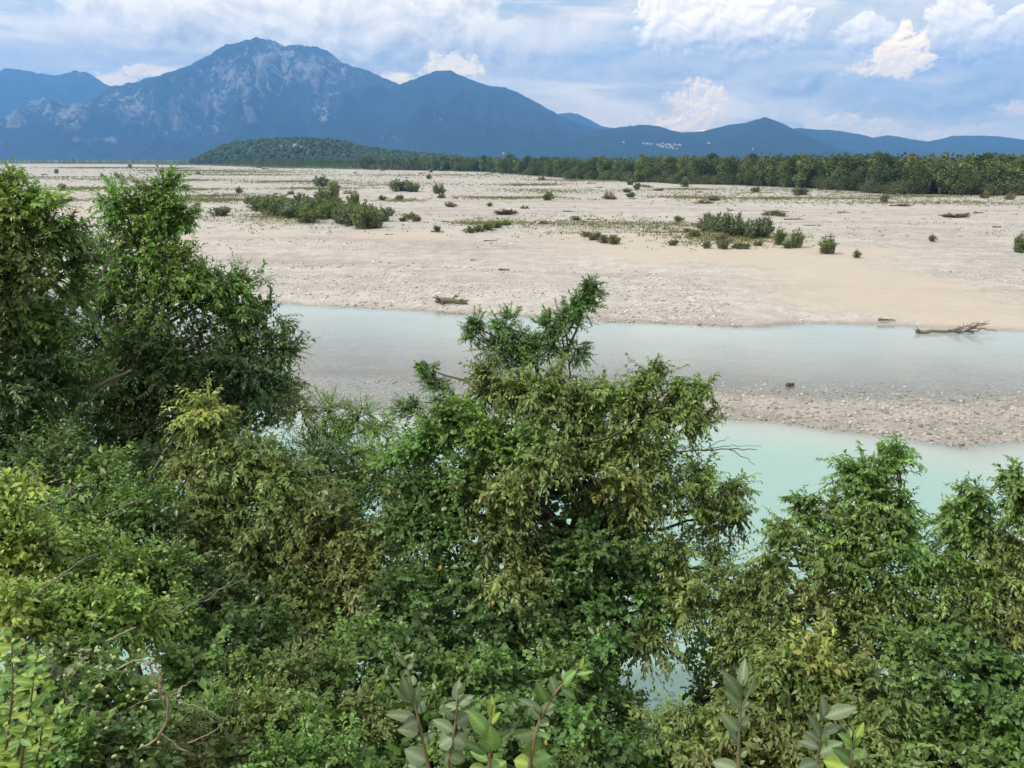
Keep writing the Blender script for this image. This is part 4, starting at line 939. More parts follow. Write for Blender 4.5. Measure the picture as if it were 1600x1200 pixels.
# ivy-clad tree in the middle
IV_, HB = 'ivy', 'horn'
T_IVY = plant('ivy_clad_tree', 'wide bushy tree half hung with green ivy, half in drooping olive sprays', 'tree', (wx(830, 8.3), 8.4),
      L(HB, (760, 600, 8.6, 26, 'olive', .8), (810, 605, 8.6, 42, 'olive'), (860, 610, 8.6, 42, 'olive'), (900, 645, 8.5, 50, 'olive'), (830, 655, 8.4, 44, 'olive', .7), (950, 620, 8.6, 32, 'olive', .8), (990, 612, 8.7, 26, 'olive', .6), (1020, 588, 8.8, 18, 'olive', .6), (1060, 602, 8.8, 24, 'olive', .6), (1095, 612, 8.9, 16, 'olive', .6),
        (1010, 645, 8.6, 42, 'olive', .7), (1065, 645, 8.7, 36, 'olive', .6), (1098, 655, 8.7, 18, 'olive', .5), (960, 690, 8.4, 50, 'olive'), (1025, 715, 8.5, 36, 'olive', .6), (1090, 752, 8.5, 30, 'olive', .6), (1135, 758, 8.5, 22, 'olive', .6), (1040, 770, 8.3, 46, 'olive', .7), (1110, 812, 8.3, 36, 'olive', .6), (1150, 800, 8.4, 20, 'olive', .6),
        (975, 760, 8.1, 48, 'brown'), (1060, 855, 8, 48, 'olive', .7), (1120, 885, 8, 40, 'olive', .6), (1060, 930, 7.7, 50, 'brown'), (1130, 950, 7.8, 42, 'olive', .7), (850, 715, 8, 50, 'olive'), (785, 780, 7.8, 48, 'brown'), (770, 835, 7.7, 50, 'olive'), (1000, 990, 7.4, 45, 'olive'), (800, 905, 7.4, 40, 'brown', .6))
      + L(IV_, (830, 690, 8.1, 45, 'mid'), (700, 650, 8.3, 34, 'mid'), (920, 860, 7.6, 45, 'ivy'), (690, 680, 8.3, 40, 'mid'), (650, 700, 8.3, 36, 'mid', .9), (740, 665, 8.3, 42, 'bright', .8), (780, 700, 8.2, 45, 'mid'), (660, 760, 8.1, 50, 'ivy'), (720, 745, 8.1, 55, 'mid'), (640, 830, 7.9, 42, 'ivy'), (700, 830, 7.8, 55, 'ivy'), (670, 900, 7.6, 55, 'ivy'), (740, 900, 7.5, 50, 'ivy'),
          (830, 840, 7.9, 40, 'dark', .7), (900, 800, 8.1, 40, 'dark', .6), (870, 900, 7.6, 50, 'ivy'), (940, 930, 7.5, 55, 'ivy'), (1000, 890, 7.8, 45, 'ivy', .8), (660, 970, 7.2, 60, 'ivy'), (750, 980, 7.1, 60, 'ivy'), (840, 985, 7.1, 60, 'ivy'), (930, 1010, 7, 55, 'ivy'), (930, 1070, 6.8, 50, 'ivy'), (965, 1110, 6.7, 40, 'ivy', .8), (980, 830, 8.1, 40, 'mid', .8), (1010, 950, 7.5, 40, 'ivy', .7), (620, 920, 7.4, 45, 'ivy'), (885, 735, 8.9, 55, 'dark', 1.2), (830, 785, 8.8, 55, 'dark', 1.2), (910, 690, 8.9, 45, 'dark'), (760, 740, 8.8, 50, 'dark'), (930, 790, 8.8, 50, 'dark', 1.2), (850, 865, 8.4, 55, 'dark', 1.2), (700, 790, 8.7, 50, 'dark'), (950, 870, 8.4, 50, 'dark')), 1006, 0.13, K=15)  # dark clumps behind: shade of the tree's inside given as darker leaves
# bushes on the right
plant('hornbeam_bush', 'olive bush with a tall raised leafy leader over the turquoise water', 'bush', (wx(1340, 7.8), 8.0),
      L('horn', (1398, 715, 8, 14, 'mid', .9), (1382, 735, 8, 16, 'mid', .8), (1355, 745, 8, 24, 'mid', .9), (1330, 740, 8, 18, 'mid', .7), (1360, 785, 7.9, 36, 'mid'), (1395, 800, 7.9, 30, 'mid', .9), (1300, 795, 7.9, 20, 'brown', .5), (1255, 788, 8, 13, 'mid', .5), (1270, 818, 7.9, 20, 'mid', .5), (1225, 835, 7.8, 34, 'olive', .8),
        (1330, 835, 7.7, 48, 'olive'), (1400, 845, 7.7, 50, 'mid'), (1280, 870, 7.6, 48, 'olive', .8), (1215, 880, 7.6, 38, 'olive', .8), (1360, 900, 7.5, 55, 'olive'), (1440, 890, 7.6, 40, 'olive', .8), (1270, 940, 7.4, 55, 'brown', .8), (1350, 970, 7.3, 60, 'brown'), (1210, 950, 7.4, 40, 'olive', .7), (1440, 960, 7.3, 50, 'olive', .8), (1180, 1010, 7.2, 45, 'olive', .8), (1185, 905, 7.6, 34, 'olive', .8), (1165, 955, 7.5, 38, 'olive', .8), (1150, 1015, 7.3, 34, 'brown', .8)), 1007, 0.08, K=11, n=8)
plant('hornbeam_bush', 'open olive bush with thin upright tips beside the one with the tall leader', 'bush', (wx(1540, 7.6), 7.8),
      L('horn', (1512, 775, 7.9, 13, 'mid', .8), (1518, 800, 7.9, 20, 'mid', .8), (1480, 810, 7.9, 16, 'mid', .7), (1540, 822, 7.8, 28, 'olive', .8), (1500, 840, 7.8, 36, 'olive', .9), (1575, 850, 7.7, 30, 'olive', .8), (1540, 890, 7.6, 45, 'olive', .8), (1480, 910, 7.5, 36, 'olive', .7), (1600, 920, 7.5, 45, 'olive'), (1530, 950, 7.4, 50, 'olive', .9), (1590, 985, 7.2, 50, 'brown', .9), (1480, 980, 7.2, 40, 'olive', .8), (1660, 880, 7.6, 60, 'olive')), 1008, 0.07, K=11, n=8)
plant('hornbeam_tree', 'olive tree reaching in with one small leafy sprig over the turquoise water', 'tree', (wx(1760, 7.4), 7.6),
      L('horn', (1590, 745, 7.6, 12, 'mid', .7), (1598, 775, 7.6, 18, 'olive', .8), (1585, 795, 7.6, 14, 'mid', .6), (1645, 810, 7.6, 30, 'olive', .9), (1720, 780, 7.6, 60, 'olive'), (1760, 850, 7.5, 80, 'olive')), 1009, 0.08, K=10)
plant('ivy_bush', 'dark ivy-covered bush under the two olive bushes', 'bush', (wx(1510, 6.2), 6.4),
      L('ivy', (1420, 1010, 6.8, 45, 'mid', .9), (1490, 1020, 6.8, 55, 'ivy'), (1560, 1050, 6.7, 50, 'ivy'), (1450, 1070, 6.5, 60, 'ivy'), (1530, 1110, 6.3, 60, 'ivy'), (1590, 1130, 6.2, 50, 'mid', .8), (1430, 1140, 6.2, 55, 'mid', .9), (1500, 1180, 6, 60, 'mid', .8), (1600, 1200, 5.8, 60, 'mid'), (1400, 1200, 5.8, 50, 'mid', .9)), 1010, 0.06, K=13)
plant('hornbeam_bush', 'low yellow-olive hornbeam with drooping sprays at the foot of the bushes', 'bush', (wx(1240, 5.6), 5.8),
      L('horn', (1270, 1040, 6.2, 48, 'yellow', .8), (1330, 1060, 6.2, 45, 'olive', .9), (1220, 1050, 6.2, 45, 'olive', .9), (1380, 1080, 6.1, 32, 'olive', .8), (1170, 1090, 6.1, 50, 'brown', .9), (1260, 1110, 6, 60, 'olive'), (1340, 1130, 5.9, 55, 'olive'), (1110, 1140, 6, 45, 'olive', .8), (1190, 1160, 5.8, 60, 'brown'), (1290, 1190, 5.6, 60, 'olive'), (1050, 1160, 6, 50, 'olive', .9), (1120, 1200, 5.7, 60, 'brown'), (1000, 1190, 5.9, 50, 'mid', .8), (1380, 1180, 5.7, 45, 'olive')), 1011, 0.05, K=11, n=8)
# undergrowth
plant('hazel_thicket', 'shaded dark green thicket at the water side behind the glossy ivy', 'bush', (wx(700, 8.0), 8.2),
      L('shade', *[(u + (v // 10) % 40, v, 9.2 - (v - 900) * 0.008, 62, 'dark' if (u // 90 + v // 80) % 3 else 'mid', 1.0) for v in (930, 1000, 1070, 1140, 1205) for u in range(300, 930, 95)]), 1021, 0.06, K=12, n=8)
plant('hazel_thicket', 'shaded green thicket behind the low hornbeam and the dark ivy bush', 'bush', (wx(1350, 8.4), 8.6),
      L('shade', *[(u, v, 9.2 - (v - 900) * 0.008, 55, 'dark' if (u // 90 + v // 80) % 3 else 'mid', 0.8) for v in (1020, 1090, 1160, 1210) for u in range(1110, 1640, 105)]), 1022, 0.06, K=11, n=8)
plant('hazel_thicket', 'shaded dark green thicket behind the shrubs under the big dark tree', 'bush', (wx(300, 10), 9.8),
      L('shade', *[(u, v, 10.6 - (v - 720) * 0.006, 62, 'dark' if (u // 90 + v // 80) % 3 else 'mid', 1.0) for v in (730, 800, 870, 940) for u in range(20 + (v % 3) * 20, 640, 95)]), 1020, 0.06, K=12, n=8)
plant('dogwood_shrub', 'dark green spreading shrub below the big dark tree', 'shrub', (wx(170, 7.2), 7.4),
      L('dog', (80, 720, 8.2, 60, 'dark'), (160, 740, 8.2, 55, 'mid', .9), (40, 790, 7.6, 65, 'bright'), (120, 810, 7.4, 70, 'mid'), (210, 800, 7.6, 55, 'mid', .9), (190, 880, 6.8, 65, 'bright'), (270, 890, 7, 55, 'mid'), (100, 880, 6.6, 65, 'bright'), (260, 820, 7.6, 40, 'dark', .8)), 1012, 0.05, K=19)
plant('dogwood_shrub', 'bright green shrub with arching twigs above the tangled dry vine', 'shrub', (wx(60, 5.4), 5.6),
      L('dog', (30, 890, 6, 55, 'lime', .9), (15, 780, 6.2, 45, 'lime', .9), (5, 840, 6, 45, 'lime', .8), (60, 850, 6.1, 40, 'bright'), (80, 950, 5.6, 60, 'bright'), (150, 960, 5.6, 55, 'bright', .9), (20, 960, 5.3, 55, 'lime', .8), (210, 960, 5.8, 50, 'bright'), (120, 1030, 5.2, 50, 'mid', .8)), 1013, 0.04, K=18)
plant('ivy_bush', 'deep green ivy mound under the olive hornbeam sprays', 'bush', (wx(330, 6.2), 6.4),
      L('ivy', (330, 930, 7, 55, 'dark'), (280, 980, 6.4, 55, 'mid', .9), (350, 1000, 6.4, 60, 'ivy'), (420, 1000, 6.6, 50, 'dark', .9), (300, 1050, 5.8, 50, 'mid', .9), (380, 1070, 5.8, 55, 'mid'), (560, 1000, 6.8, 45, 'mid', .9)), 1014, 0.05, K=18)
T_FLOW = plant('bramble_bush', 'grey-green flowering ivy with pale round flower heads beside the dry vine', 'bush', (wx(120, 3.6), 3.8),
      L('ivy', (110, 1080, 4.4, 50, 'sage', .7), (170, 1070, 4.5, 45, 'mid', .8), (90, 1140, 4.1, 60, 'mid', .8), (170, 1150, 4.1, 55, 'sage', .7), (220, 1110, 4.5, 40, 'mid', .8), (130, 1200, 3.8, 60, 'mid'), (220, 1190, 4, 50, 'ivy'), (50, 1080, 4.2, 45, 'mid', .8)), 1015, 0.03, K=15, n=8)
plant('bramble_bush', 'tangled olive-green bramble between the dry vine and the grey willow shoots', 'bush', (wx(440, 4.8), 5.0),
      L('small', (450, 1050, 6, 55, 'olive', .9), (520, 1060, 6, 50, 'mid'), (330, 1120, 5.2, 55, 'mid'), (410, 1130, 5.2, 60, 'olive', .9), (490, 1130, 5.3, 60, 'mid'), (560, 1120, 5.4, 50, 'olive', .9), (360, 1190, 4.7, 60, 'olive', .9), (450, 1195, 4.7, 60, 'mid'), (540, 1195, 4.8, 60, 'mid'), (290, 1190, 4.6, 50, 'brown', .8), (260, 1130, 4.9, 40, 'olive', .8)), 1016, 0.04, K=14)
T_GLOSS = plant('ivy_bush', 'glossy ivy undergrowth below the ivy-clad tree', 'bush', (wx(760, 5.4), 5.6),
      L('ivy', (620, 1040, 6.4, 60, 'ivy'), (700, 1060, 6.3, 60, 'mid', .9), (780, 1060, 6.3, 60, 'ivy'), (860, 1070, 6.3, 60, 'ivy'), (620, 1130, 5.7, 60, 'mid', .9), (710, 1140, 5.6, 60, 'ivy'), (800, 1140, 5.6, 60, 'ivy'), (890, 1140, 5.7, 55, 'ivy'), (640, 1200, 5.2, 60, 'mid'), (740, 1200, 5.1, 60, 'ivy'), (850, 1200, 5.2, 60, 'mid'), (940, 1190, 5.5, 45, 'dark')), 1017, 0.05, K=13)

def ground_cover():
    rng = np.random.default_rng(88); n = 5200
    x = rng.uniform(-9, 8, n); y = 0.9 + 12.5 * rng.uniform(0, 1, n) ** 0.9
    ok = (fbm(x * 0.8, y * 0.8, 3, 90) > 0.38) & ((y > 2.2) | (np.abs(x) > 0.9)); x, y = x[ok], y[ok]; z = bank(x, y); k = z > 0.1; x, y, z = x[k], y[k], z[k]; n = len(x)
    mb = MB(); P = np.stack([x, y, z - 0.02], 1); D = unit(rng.normal(0, 0.5, (n, 3)) + np.array([0, 0.2, 0.9]))
    pal = np.array([PAL['ivy'], PAL['mid'], PAL['dark'], PAL['olive']])[rng.integers(0, 4, n)]
    sprays(mb, P, D, 'shade', pal * rng.normal(1, 0.15, (n, 1)).clip(0.5, 1.6), rng, 1.1)
    tag(link('ground_cover', mb.mesh('ground_cover', M_LEAF)), 'low leafy creepers covering the soil of the steep bank', 'ground cover', kind='stuff')
ground_cover()

# ------------------------------------------------------------------ bare limbs, yellowed leaves, flower heads
def limb(root, name, px, d, r0, r1, c, sides=5):
    """px: pixel points along the limb; distance d, one number or one per point"""
    d = np.broadcast_to(np.asarray(d, float), (len(px),)); P = np.array([at(u, v, k) for (u, v), k in zip(px, d)])
    t = np.linspace(0, 1, len(P)); q = np.linspace(0, 1, (len(P) - 1) * 4 + 1)
    # smooth through the points
    Q = np.stack([np.interp(q, t, P[:, k]) for k in range(3)], 1)
    for _ in range(2): Q[1:-1] = 0.25 * Q[:-2] + 0.5 * Q[1:-1] + 0.25 * Q[2:]
    Q[1:-1] += np.random.default_rng(int(px[0][0] * 7 + px[0][1])).normal(0, 1.1 * pxm(*px[0], d[0]), (len(Q) - 2, 3))
    m = MB(); m.tube(Q - np.array(root.location), np.linspace(r0, r1, len(Q)), sides, c)
    return link(name, m.mesh(name, M_BARK, True), root)
GREY = np.array([0.22, 0.20, 0.17])
limb(T_DARK, 'limb', [(20, 720), (65, 668), (115, 625), (160, 600), (205, 578)], 10.6, 0.055, 0.02, GREY * 0.8)
limb(T_DARK, 'limb', [(60, 560), (110, 490), (150, 440), (172, 405), (186, 362)], 11.4, 0.035, 0.008, GREY)
limb(T_DARK, 'limb', [(118, 482), (150, 455), (188, 426)], 11.4, 0.015, 0.005, GREY)
limb(T_DARK, 'limb', [(225, 790), (232, 745), (250, 720), (262, 700)], 9.6, 0.03, 0.015, GREY * 0.7)
b0 = limb(T_IVY, 'bare_branch', [(985, 712), (1040, 706), (1090, 704), (1140, 702), (1182, 703)], 8.2, 0.012, 0.004, np.array([0.07, 0.06, 0.05]))
for pts in ([(1100, 704), (1125, 697), (1150, 696), (1190, 697)], [(1085, 705), (1100, 722), (1115, 735)], [(1140, 703), (1165, 715), (1180, 726)], [(1060, 706), (1085, 716), (1110, 724)], [(1100, 704), (1120, 690), (1140, 684)]):
    limb(b0.parent, 'bare_branch', pts, 8.2, 0.005, 0.002, np.array([0.07, 0.06, 0.05]), 4)
b1 = limb(T_IVY, 'bare_branch', [(925, 690), (955, 683), (972, 672), (985, 660)], 8.0, 0.018, 0.008, np.array([0.07, 0.06, 0.05]))

def leaf_mesh(name, c, w=0.5, curl=0.14, fold=0.07, serr=0.0):
    c = np.array(c); nt = 8; V = []; C = []
    for i in range(nt):
        t = i / (nt - 1); hw = 0.5 * w * max(0.02, math.sin(math.pi * t ** 0.82)) ** 0.75 * (1 + serr * (-1) ** i)
        z = -curl * t * t
        V += [(-hw, t, z + fold * hw * 3), (-hw * 0.5, t, z + fold * hw * 1.9), (0, t, z), (hw * 0.5, t, z + fold * hw * 1.9), (hw, t, z + fold * hw * 3)]
        C += [c * 0.95, c * (1.05 if i % 2 else 0.93), np.clip(c * 1.5 + 0.03, 0, 0.7), c * (1.05 if i % 2 else 0.93), c * 0.95]
    return mesh_of(name, V, grid_faces(nt, 5), C, True, [M_LEAFBIG])
def hang_leaf(root, me, base, tip, wide, rng, face=0.6, name='leaf'):
    """one leaf from base to tip (world), wide in metres, its face turned up and towards the open side"""
    base = Vector(base); d = Vector(tip) - base; ln = d.length; yv = d.normalized()
    nrm = Vector((rng.normal(0, 0.35), -face + rng.normal(0, 0.25), 0.75 + rng.normal(0, 0.25)))
    xv = yv.cross(nrm).normalized(); zv = xv.cross(yv).normalized()
    o = link(name, me, root)
    Mx = Matrix((xv, yv, zv)).transposed().to_4x4(); Mx.translation = base - root.location
    o.matrix_local = Mx @ Matrix.Diagonal((wide / 0.5 if wide else ln, ln, ln, 1)); return o
LM = {'bright': leaf_mesh('leaf', (0.19, 0.33, 0.10)), 'green': leaf_mesh('leaf', (0.12, 0.22, 0.075)), 'sage': leaf_mesh('leaf', (0.20, 0.27, 0.16), serr=0.03), 'grey': leaf_mesh('leaf', (0.155, 0.21, 0.135), curl=0.22), 'lime': leaf_mesh('leaf', (0.30, 0.42, 0.09)), 'lime2': leaf_mesh('leaf', (0.22, 0.36, 0.08), curl=0.25), 'orange': leaf_mesh('leaf', (0.55, 0.36, 0.09), 0.5, 0.3, 0.2)}
def shoot(label, stem, d, lv, cols, seed, name='willow_shoot', cat='willow', r=0.006, stemc=(0.20, 0.17, 0.10)):
    rng = np.random.default_rng(seed)
    P = [at(u, v, d) for u, v in stem]; foot = P[0].copy(); foot[2] = float(bank(foot[0], foot[1] - 0.15)) - 0.05; foot[1] -= 0.15
    root = link(name, None, loc=foot); tag(root, label, cat, 'broad-leaved willow shoots' if cat == 'willow' else None)
    Q = np.array([foot] + P); t = np.linspace(0, 1, len(Q)); q = np.linspace(0, 1, 4 * len(Q)); Q = np.stack([np.interp(q, t, Q[:, k]) for k in range(3)], 1)
    for _ in range(2): Q[1:-1] = 0.25 * Q[:-2] + 0.5 * Q[1:-1] + 0.25 * Q[2:]
    m = MB(); m.tube(Q - foot, np.linspace(r * 1.5, r * 0.4, len(Q)), 6, stemc); link('stem', m.mesh('stem', M_BARK, True), root)
    for i, (u0, v0, u1, v1, w) in enumerate(lv):
        k = pxm(u0, v0, d); b = at(u0, v0, d)
        # the leaf starts on the stem
        j = int(np.argmin(np.linalg.norm(Q - b, axis=1))); b = 0.5 * b + 0.5 * Q[j]
        tip = at(u1, v1, d + rng.uniform(-0.06, 0.05)); hang_leaf(root, LM[cols[i % len(cols)]], b, tip, w * 1.2 * k, rng)
        if np.linalg.norm(Q[j] - b) > 0.004:
            pm = MB(); pm.tube(curve(Q[j], b, 3) - foot, [0.002, 0.0016, 0.0014], 4, np.array([0.16, 0.2, 0.07])); link('leaf_stalk', pm.mesh('leaf_stalk', M_BARK), root)
    return root
shoot('bright fresh green willow shoot with broad upright leaves above the ivy', [(765, 1210), (765, 1150), (768, 1100)], 2.3,
      [(763, 1148, 733, 1110, 22), (765, 1176, 767, 1139, 28), (767, 1125, 769, 1089, 10), (768, 1130, 779, 1114, 9), (757, 1178, 728, 1161, 13), (760, 1192, 735, 1172, 14), (764, 1215, 790, 1186, 28), (763, 1212, 738, 1195, 20), (766, 1160, 780, 1148, 10)], ['bright', 'bright', 'lime', 'lime', 'green'], 1)
shoot('arching willow shoot with a curling tip beside the bright green one', [(824, 1210), (838, 1140), (855, 1100), (876, 1072), (895, 1056), (909, 1036)], 2.4,
      [(852, 1097, 838, 1070, 18), (868, 1082, 862, 1058, 16), (880, 1070, 896, 1048, 16), (900, 1056, 926, 1048, 8), (905, 1052, 926, 1064, 8), (908, 1046, 911, 1029, 6), (846, 1112, 814, 1089, 14), (843, 1122, 825, 1104, 14), (848, 1115, 866, 1100, 16), (878, 1078, 901, 1092, 12), (838, 1142, 799, 1156, 26), (835, 1150, 829, 1187, 24), (838, 1146, 858, 1152, 18), (828, 1192, 863, 1180, 26), (826, 1200, 803, 1188, 22), (842, 1125, 856, 1132, 14), (886, 1064, 878, 1046, 10)], ['green', 'sage', 'bright', 'bright', 'bright', 'lime', 'sage', 'sage', 'sage'], 2)
shoot('tall grey-green willow shoot with a bare drooping tip beside the dull grey-green one', [(674, 1215), (662, 1165), (655, 1130), (645, 1082), (638, 1045), (616, 1004)], 2.5,
      [(634, 1092, 602, 1070, 22), (638, 1096, 629, 1066, 20), (646, 1092, 657, 1071, 18), (651, 1112, 660, 1094, 16), (648, 1122, 605, 1114, 16), (652, 1126, 633, 1135, 18), (642, 1072, 646, 1054, 12), (633, 1040, 624, 1026, 8), (636, 1046, 646, 1034, 8), (666, 1192, 631, 1172, 24), (668, 1198, 636, 1196, 22), (626, 1028, 618, 1016, 5), (655, 1140, 622, 1140, 18), (660, 1160, 676, 1148, 16), (629, 1030, 640, 1022, 6)], ['sage', 'grey', 'sage', 'grey'], 3)
shoot('dull grey-green willow shoot between the tall one and the bright green one', [(697, 1215), (706, 1160), (712, 1130), (716, 1075)], 2.45,
      [(716, 1096, 716, 1062, 16), (718, 1102, 739, 1087, 14), (714, 1106, 695, 1099, 16), (711, 1124, 697, 1108, 14), (714, 1132, 736, 1117, 22), (708, 1142, 677, 1124, 16), (706, 1152, 684, 1166, 24), (708, 1152, 730, 1166, 24), (702, 1182, 687, 1197, 16), (704, 1176, 726, 1190, 20), (716, 1085, 726, 1072, 8)], ['grey', 'sage', 'sage', 'grey'], 4)
shoot('upright grey-green willow shoot standing alone against the hornbeam sprays', [(1155, 1215), (1154, 1160), (1157, 1110), (1160, 1062)], 2.5,
      [(1158, 1076, 1163, 1030, 14), (1158, 1092, 1138, 1055, 18), (1159, 1100, 1187, 1058, 22), (1156, 1106, 1136, 1080, 18), (1154, 1142, 1128, 1116, 18), (1155, 1162, 1140, 1130, 14), (1156, 1132, 1172, 1119, 10), (1154, 1204, 1113, 1190, 20), (1155, 1182, 1168, 1174, 10), (1157, 1110, 1170, 1094, 12)], ['sage', 'grey', 'sage', 'sage'], 5)
shoot('grey willow shoot with one long leaf held out beside the small fresh one', [(1275, 1215), (1280, 1155), (1288, 1110)], 2.45,
      [(1286, 1126, 1290, 1091, 18), (1288, 1122, 1339, 1102, 20), (1282, 1152, 1274, 1121, 16), (1284, 1146, 1319, 1131, 12), (1279, 1172, 1250, 1154, 18), (1280, 1176, 1313, 1160, 20), (1278, 1192, 1252, 1196, 18), (1280, 1160, 1262, 1142, 12)], ['grey', 'sage', 'grey', 'grey'], 6)
shoot('small fresh yellow-green willow shoot beside the grey one', [(1328, 1215), (1331, 1175), (1336, 1150)], 2.3,
      [(1334, 1156, 1351, 1130, 11), (1332, 1166, 1314, 1146, 14), (1333, 1182, 1356, 1171, 14), (1330, 1192, 1307, 1170, 20), (1328, 1205, 1285, 1190, 26), (1333, 1165, 1344, 1154, 8)], ['lime', 'bright', 'bright', 'green'], 7)
# yellow-green shrub close by on the left
def near_shrub():
    rng = np.random.default_rng(301); d = 2.6
    foot = at(15, 1230, d); foot[2] = float(bank(foot[0], foot[1])) - 0.05
    root = link('spindle_shrub', None, loc=foot); tag(root, 'sunlit yellow-green shrub with oval leaves beside the flowering ivy', 'shrub')
    tips = [((5, 1210), (20, 1080), (18, 985)), ((30, 1210), (45, 1120), (60, 1010)), ((0, 1200), (-25, 1100), (-10, 1000)), ((40, 1220), (60, 1180), (70, 1110)), ((10, 1200), (12, 1120), (35, 1060)), ((-20, 1150), (-10, 1050), (2, 960)), ((50, 1215), (80, 1160), (95, 1090)), ((20, 1205), (35, 1150), (85, 1040)), ((0, 1215), (25, 1180), (40, 1140))]
    k = 0
    for st in tips:
        P = np.array([foot] + [at(u, v, d + rng.uniform(-.15, .15)) for u, v in st]); t = np.linspace(0, 1, len(P)); q = np.linspace(0, 1, 14); Q = np.stack([np.interp(q, t, P[:, i]) for i in range(3)], 1)
        m = MB(); m.tube(Q - foot, np.linspace(0.008, 0.002, 14), 5, (0.17, 0.13, 0.08)); link('stem', m.mesh('stem', M_BARK, True), root)
        for i in range(30):
            f = rng.uniform(0.30, 1.0); b = np.array([np.interp(f, q, Q[:, j]) for j in range(3)])
            a = rng.uniform(0, 6.28); dr = np.array([math.cos(a), math.sin(a) * 0.8 - 0.15, rng.uniform(-0.1, 0.7)]); dr /= np.linalg.norm(dr)
            hang_leaf(root, LM[['lime', 'lime2', 'lime', 'bright'][k % 4]], b - dr * 0.004, b + dr * rng.uniform(0.030, 0.062), rng.uniform(0.018, 0.034), rng); k += 1
near_shrub()
# twisted dry vine
def vine():
    root = link('dry_vine', None, loc=at(205, 1185, 3.95)); tag(root, 'bare twisted pale brown vine looping over the undergrowth', 'vine')
    c = np.array([0.33, 0.27, 0.195]); k = 0.72 * pxm(250, 1100, 3.95); D = 3.95
    limb(root, 'stem', [(185, 1045), (205, 1033), (222, 1031), (240, 1037), (251, 1050), (253, 1064), (248, 1075), (249, 1085), (258, 1094)], D, 2.2 * k, 2.6 * k, c)
    limb(root, 'stem', [(229, 1034), (237, 1044), (241, 1058), (249, 1071), (258, 1080), (262, 1093), (264, 1110), (258, 1134), (247, 1152), (228, 1167), (204, 1171)], D - 0.02, 2.2 * k, 3.0 * k, c)
    limb(root, 'stem', [(251, 1146), (268, 1160), (294, 1176)], D, 2.4 * k, 1.8 * k, c * 0.9)
    for pts, w in (([(262, 1091), (282, 1078), (300, 1063)], 1.6), ([(262, 1091), (295, 1100), (325, 1110), (358, 1126)], 1.5), ([(260, 1091), (228, 1093), (200, 1107)], 1.3), ([(293, 1161), (325, 1148), (345, 1134), (357, 1118)], 1.5), ([(150, 1201), (162, 1175), (160, 1164), (186, 1160)], 1.6), ([(148, 1204), (172, 1183), (190, 1165)], 1.8), ([(182, 1070), (192, 1050), (208, 1033)], 1.4), ([(165, 1003), (190, 990), (212, 980)], 1.8), ([(356, 1118), (370, 1085), (378, 1045)], 0.8), ([(356, 1118), (350, 1070), (353, 1020)], 0.7)):
        limb(root, 'twig', pts, D, w * k, w * 0.6 * k, c * (0.85 if w < 1 else 0.95), 4)
vine()
trng = np.random.default_rng(404)
for i, pts in enumerate([[(45, 735), (65, 760), (82, 790)], [(60, 798), (100, 770), (150, 752)], [(50, 935), (95, 900), (135, 870)], [(75, 915), (120, 880), (160, 862)], [(270, 965), (300, 945), (330, 925)], [(320, 940), (350, 918), (375, 895)], [(110, 760), (112, 790), (95, 840)], [(160, 810), (200, 790), (235, 770)]]):
    d = 6.0 if pts[0][1] < 860 else 5.2
    root = link('bare_twig', None, loc=at(*pts[0], d)); tag(root, 'thin bare pale twig arching out of the green undergrowth', 'twig', 'bare twigs in the undergrowth')
    limb(root, 'stem', pts, d, 0.006, 0.002, GREY * 0.9, 4); e = (pts[1][0] + 30, pts[1][1] - 12); limb(root, 'side_twig', [pts[1], e], d, 0.003, 0.0015, GREY * 0.9, 4)
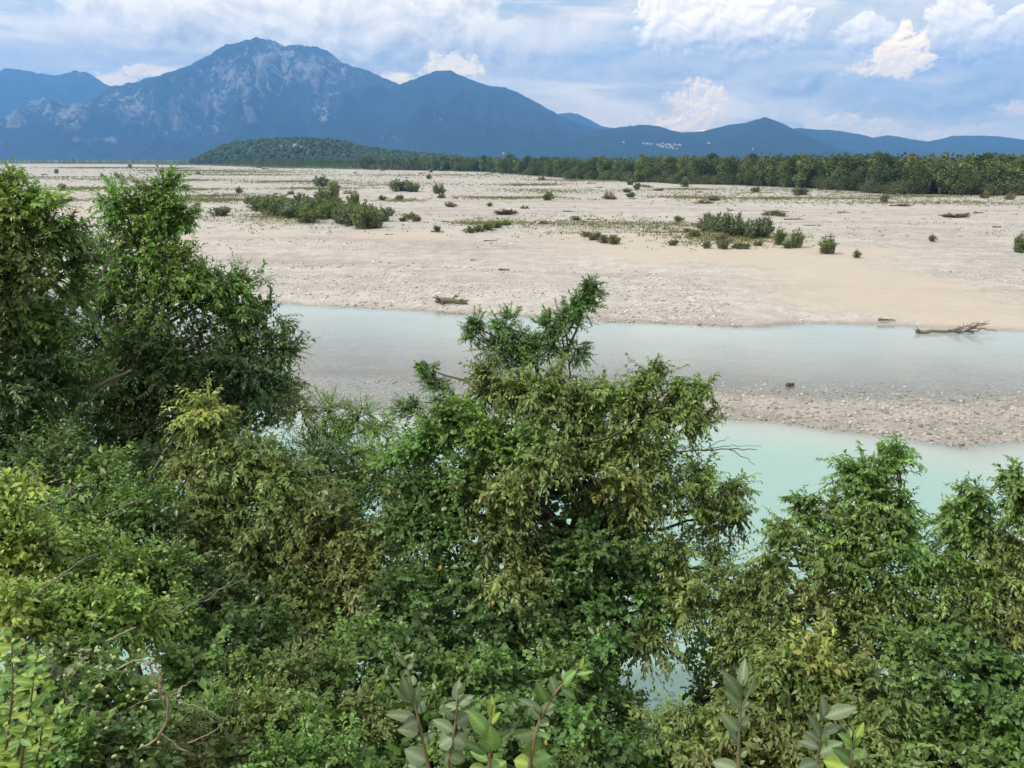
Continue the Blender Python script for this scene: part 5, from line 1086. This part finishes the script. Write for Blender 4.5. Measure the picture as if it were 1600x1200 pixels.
for (u, v, d, root) in [(689, 883, 7.0, T_IVY), (525, 993, 6.6, T_GLOSS), (584, 1044, 5.8, T_GLOSS), (926, 780, 7.6, T_IVY), (608, 765, 7.6, T_IVY), (770, 938, 6.7, T_IVY), (676, 1156, 4.9, T_GLOSS), (854, 1156, 4.9, T_GLOSS), (840, 1172, 4.8, T_GLOSS), (935, 980, 6.6, T_IVY)]:
    p = at(u, v, d); k = pxm(u, v, d); o = hang_leaf(root, LM['orange'], p, p + np.array([trng.uniform(-8, 8), -3, -7.0]) * k, 5 * k, trng, 1.2, 'yellowed_leaf'); o['label'] = 'single yellowed leaf among the green ones'
def flower_heads():
    rng = np.random.default_rng(505); m = MB(); clumps(m, np.zeros((1, 3)), np.array([1.0]), np.array([[0.36, 0.42, 0.18]]), rng, 1.0, 0.08); me = m.mesh('flower_head', M_STONE, True)
    for i in range(46):
        u = rng.uniform(90, 250); v = rng.uniform(1015, 1195); d = 3.9 - (v - 1100) * 0.002 + rng.uniform(-0.15, 0.1); p = at(u, v, d)
        o = link('flower_head', me, T_FLOW); o.location = Vector(p) - T_FLOW.location; r = rng.uniform(2.2, 3.8) * pxm(u, v, d); o.scale = (r, r, r)
        s = MB(); s.tube(curve(p, p + np.array([rng.normal(0, .02), 0.10, -0.10]), 3) - np.array(T_FLOW.location), [0.0018, 0.0018, 0.0018], 3, np.array([0.22, 0.27, 0.10])); link('flower_stalk', s.mesh('flower_stalk', M_BARK), T_FLOW)
flower_heads()

# ------------------------------------------------------------------ air
def build_haze():
    x0, x1, y0, y1, z0, z1 = -16500, 16500, -600, 13000, -3.7, 1480
    V = [(x0, y0, z0), (x1, y0, z0), (x1, y1, z0), (x0, y1, z0), (x0, y0, z1), (x1, y0, z1), (x1, y1, z1), (x0, y1, z1)]
    F = [(0, 3, 2, 1), (4, 5, 6, 7), (0, 1, 5, 4), (1, 2, 6, 5), (2, 3, 7, 6), (3, 0, 4, 7)]
    m, T, out = new_mat('haze_air')
    v = T.new('ShaderNodeVolumePrincipled')
    v.inputs['Color'].default_value = rgb(0.18, 0.46, 1.0)
    v.inputs['Absorption Color'].default_value = rgb(0, 0, 0)
    v.inputs['Density'].default_value = 0.000097
    v.inputs['Anisotropy'].default_value = 0.0
    T.l.new(v.outputs[0], out.inputs['Volume'])
    o = link('haze', mesh_of('haze', V, F, None, False, [m])); tag(o, 'blue summer haze filling the valley air', 'haze', kind='stuff')
build_haze()
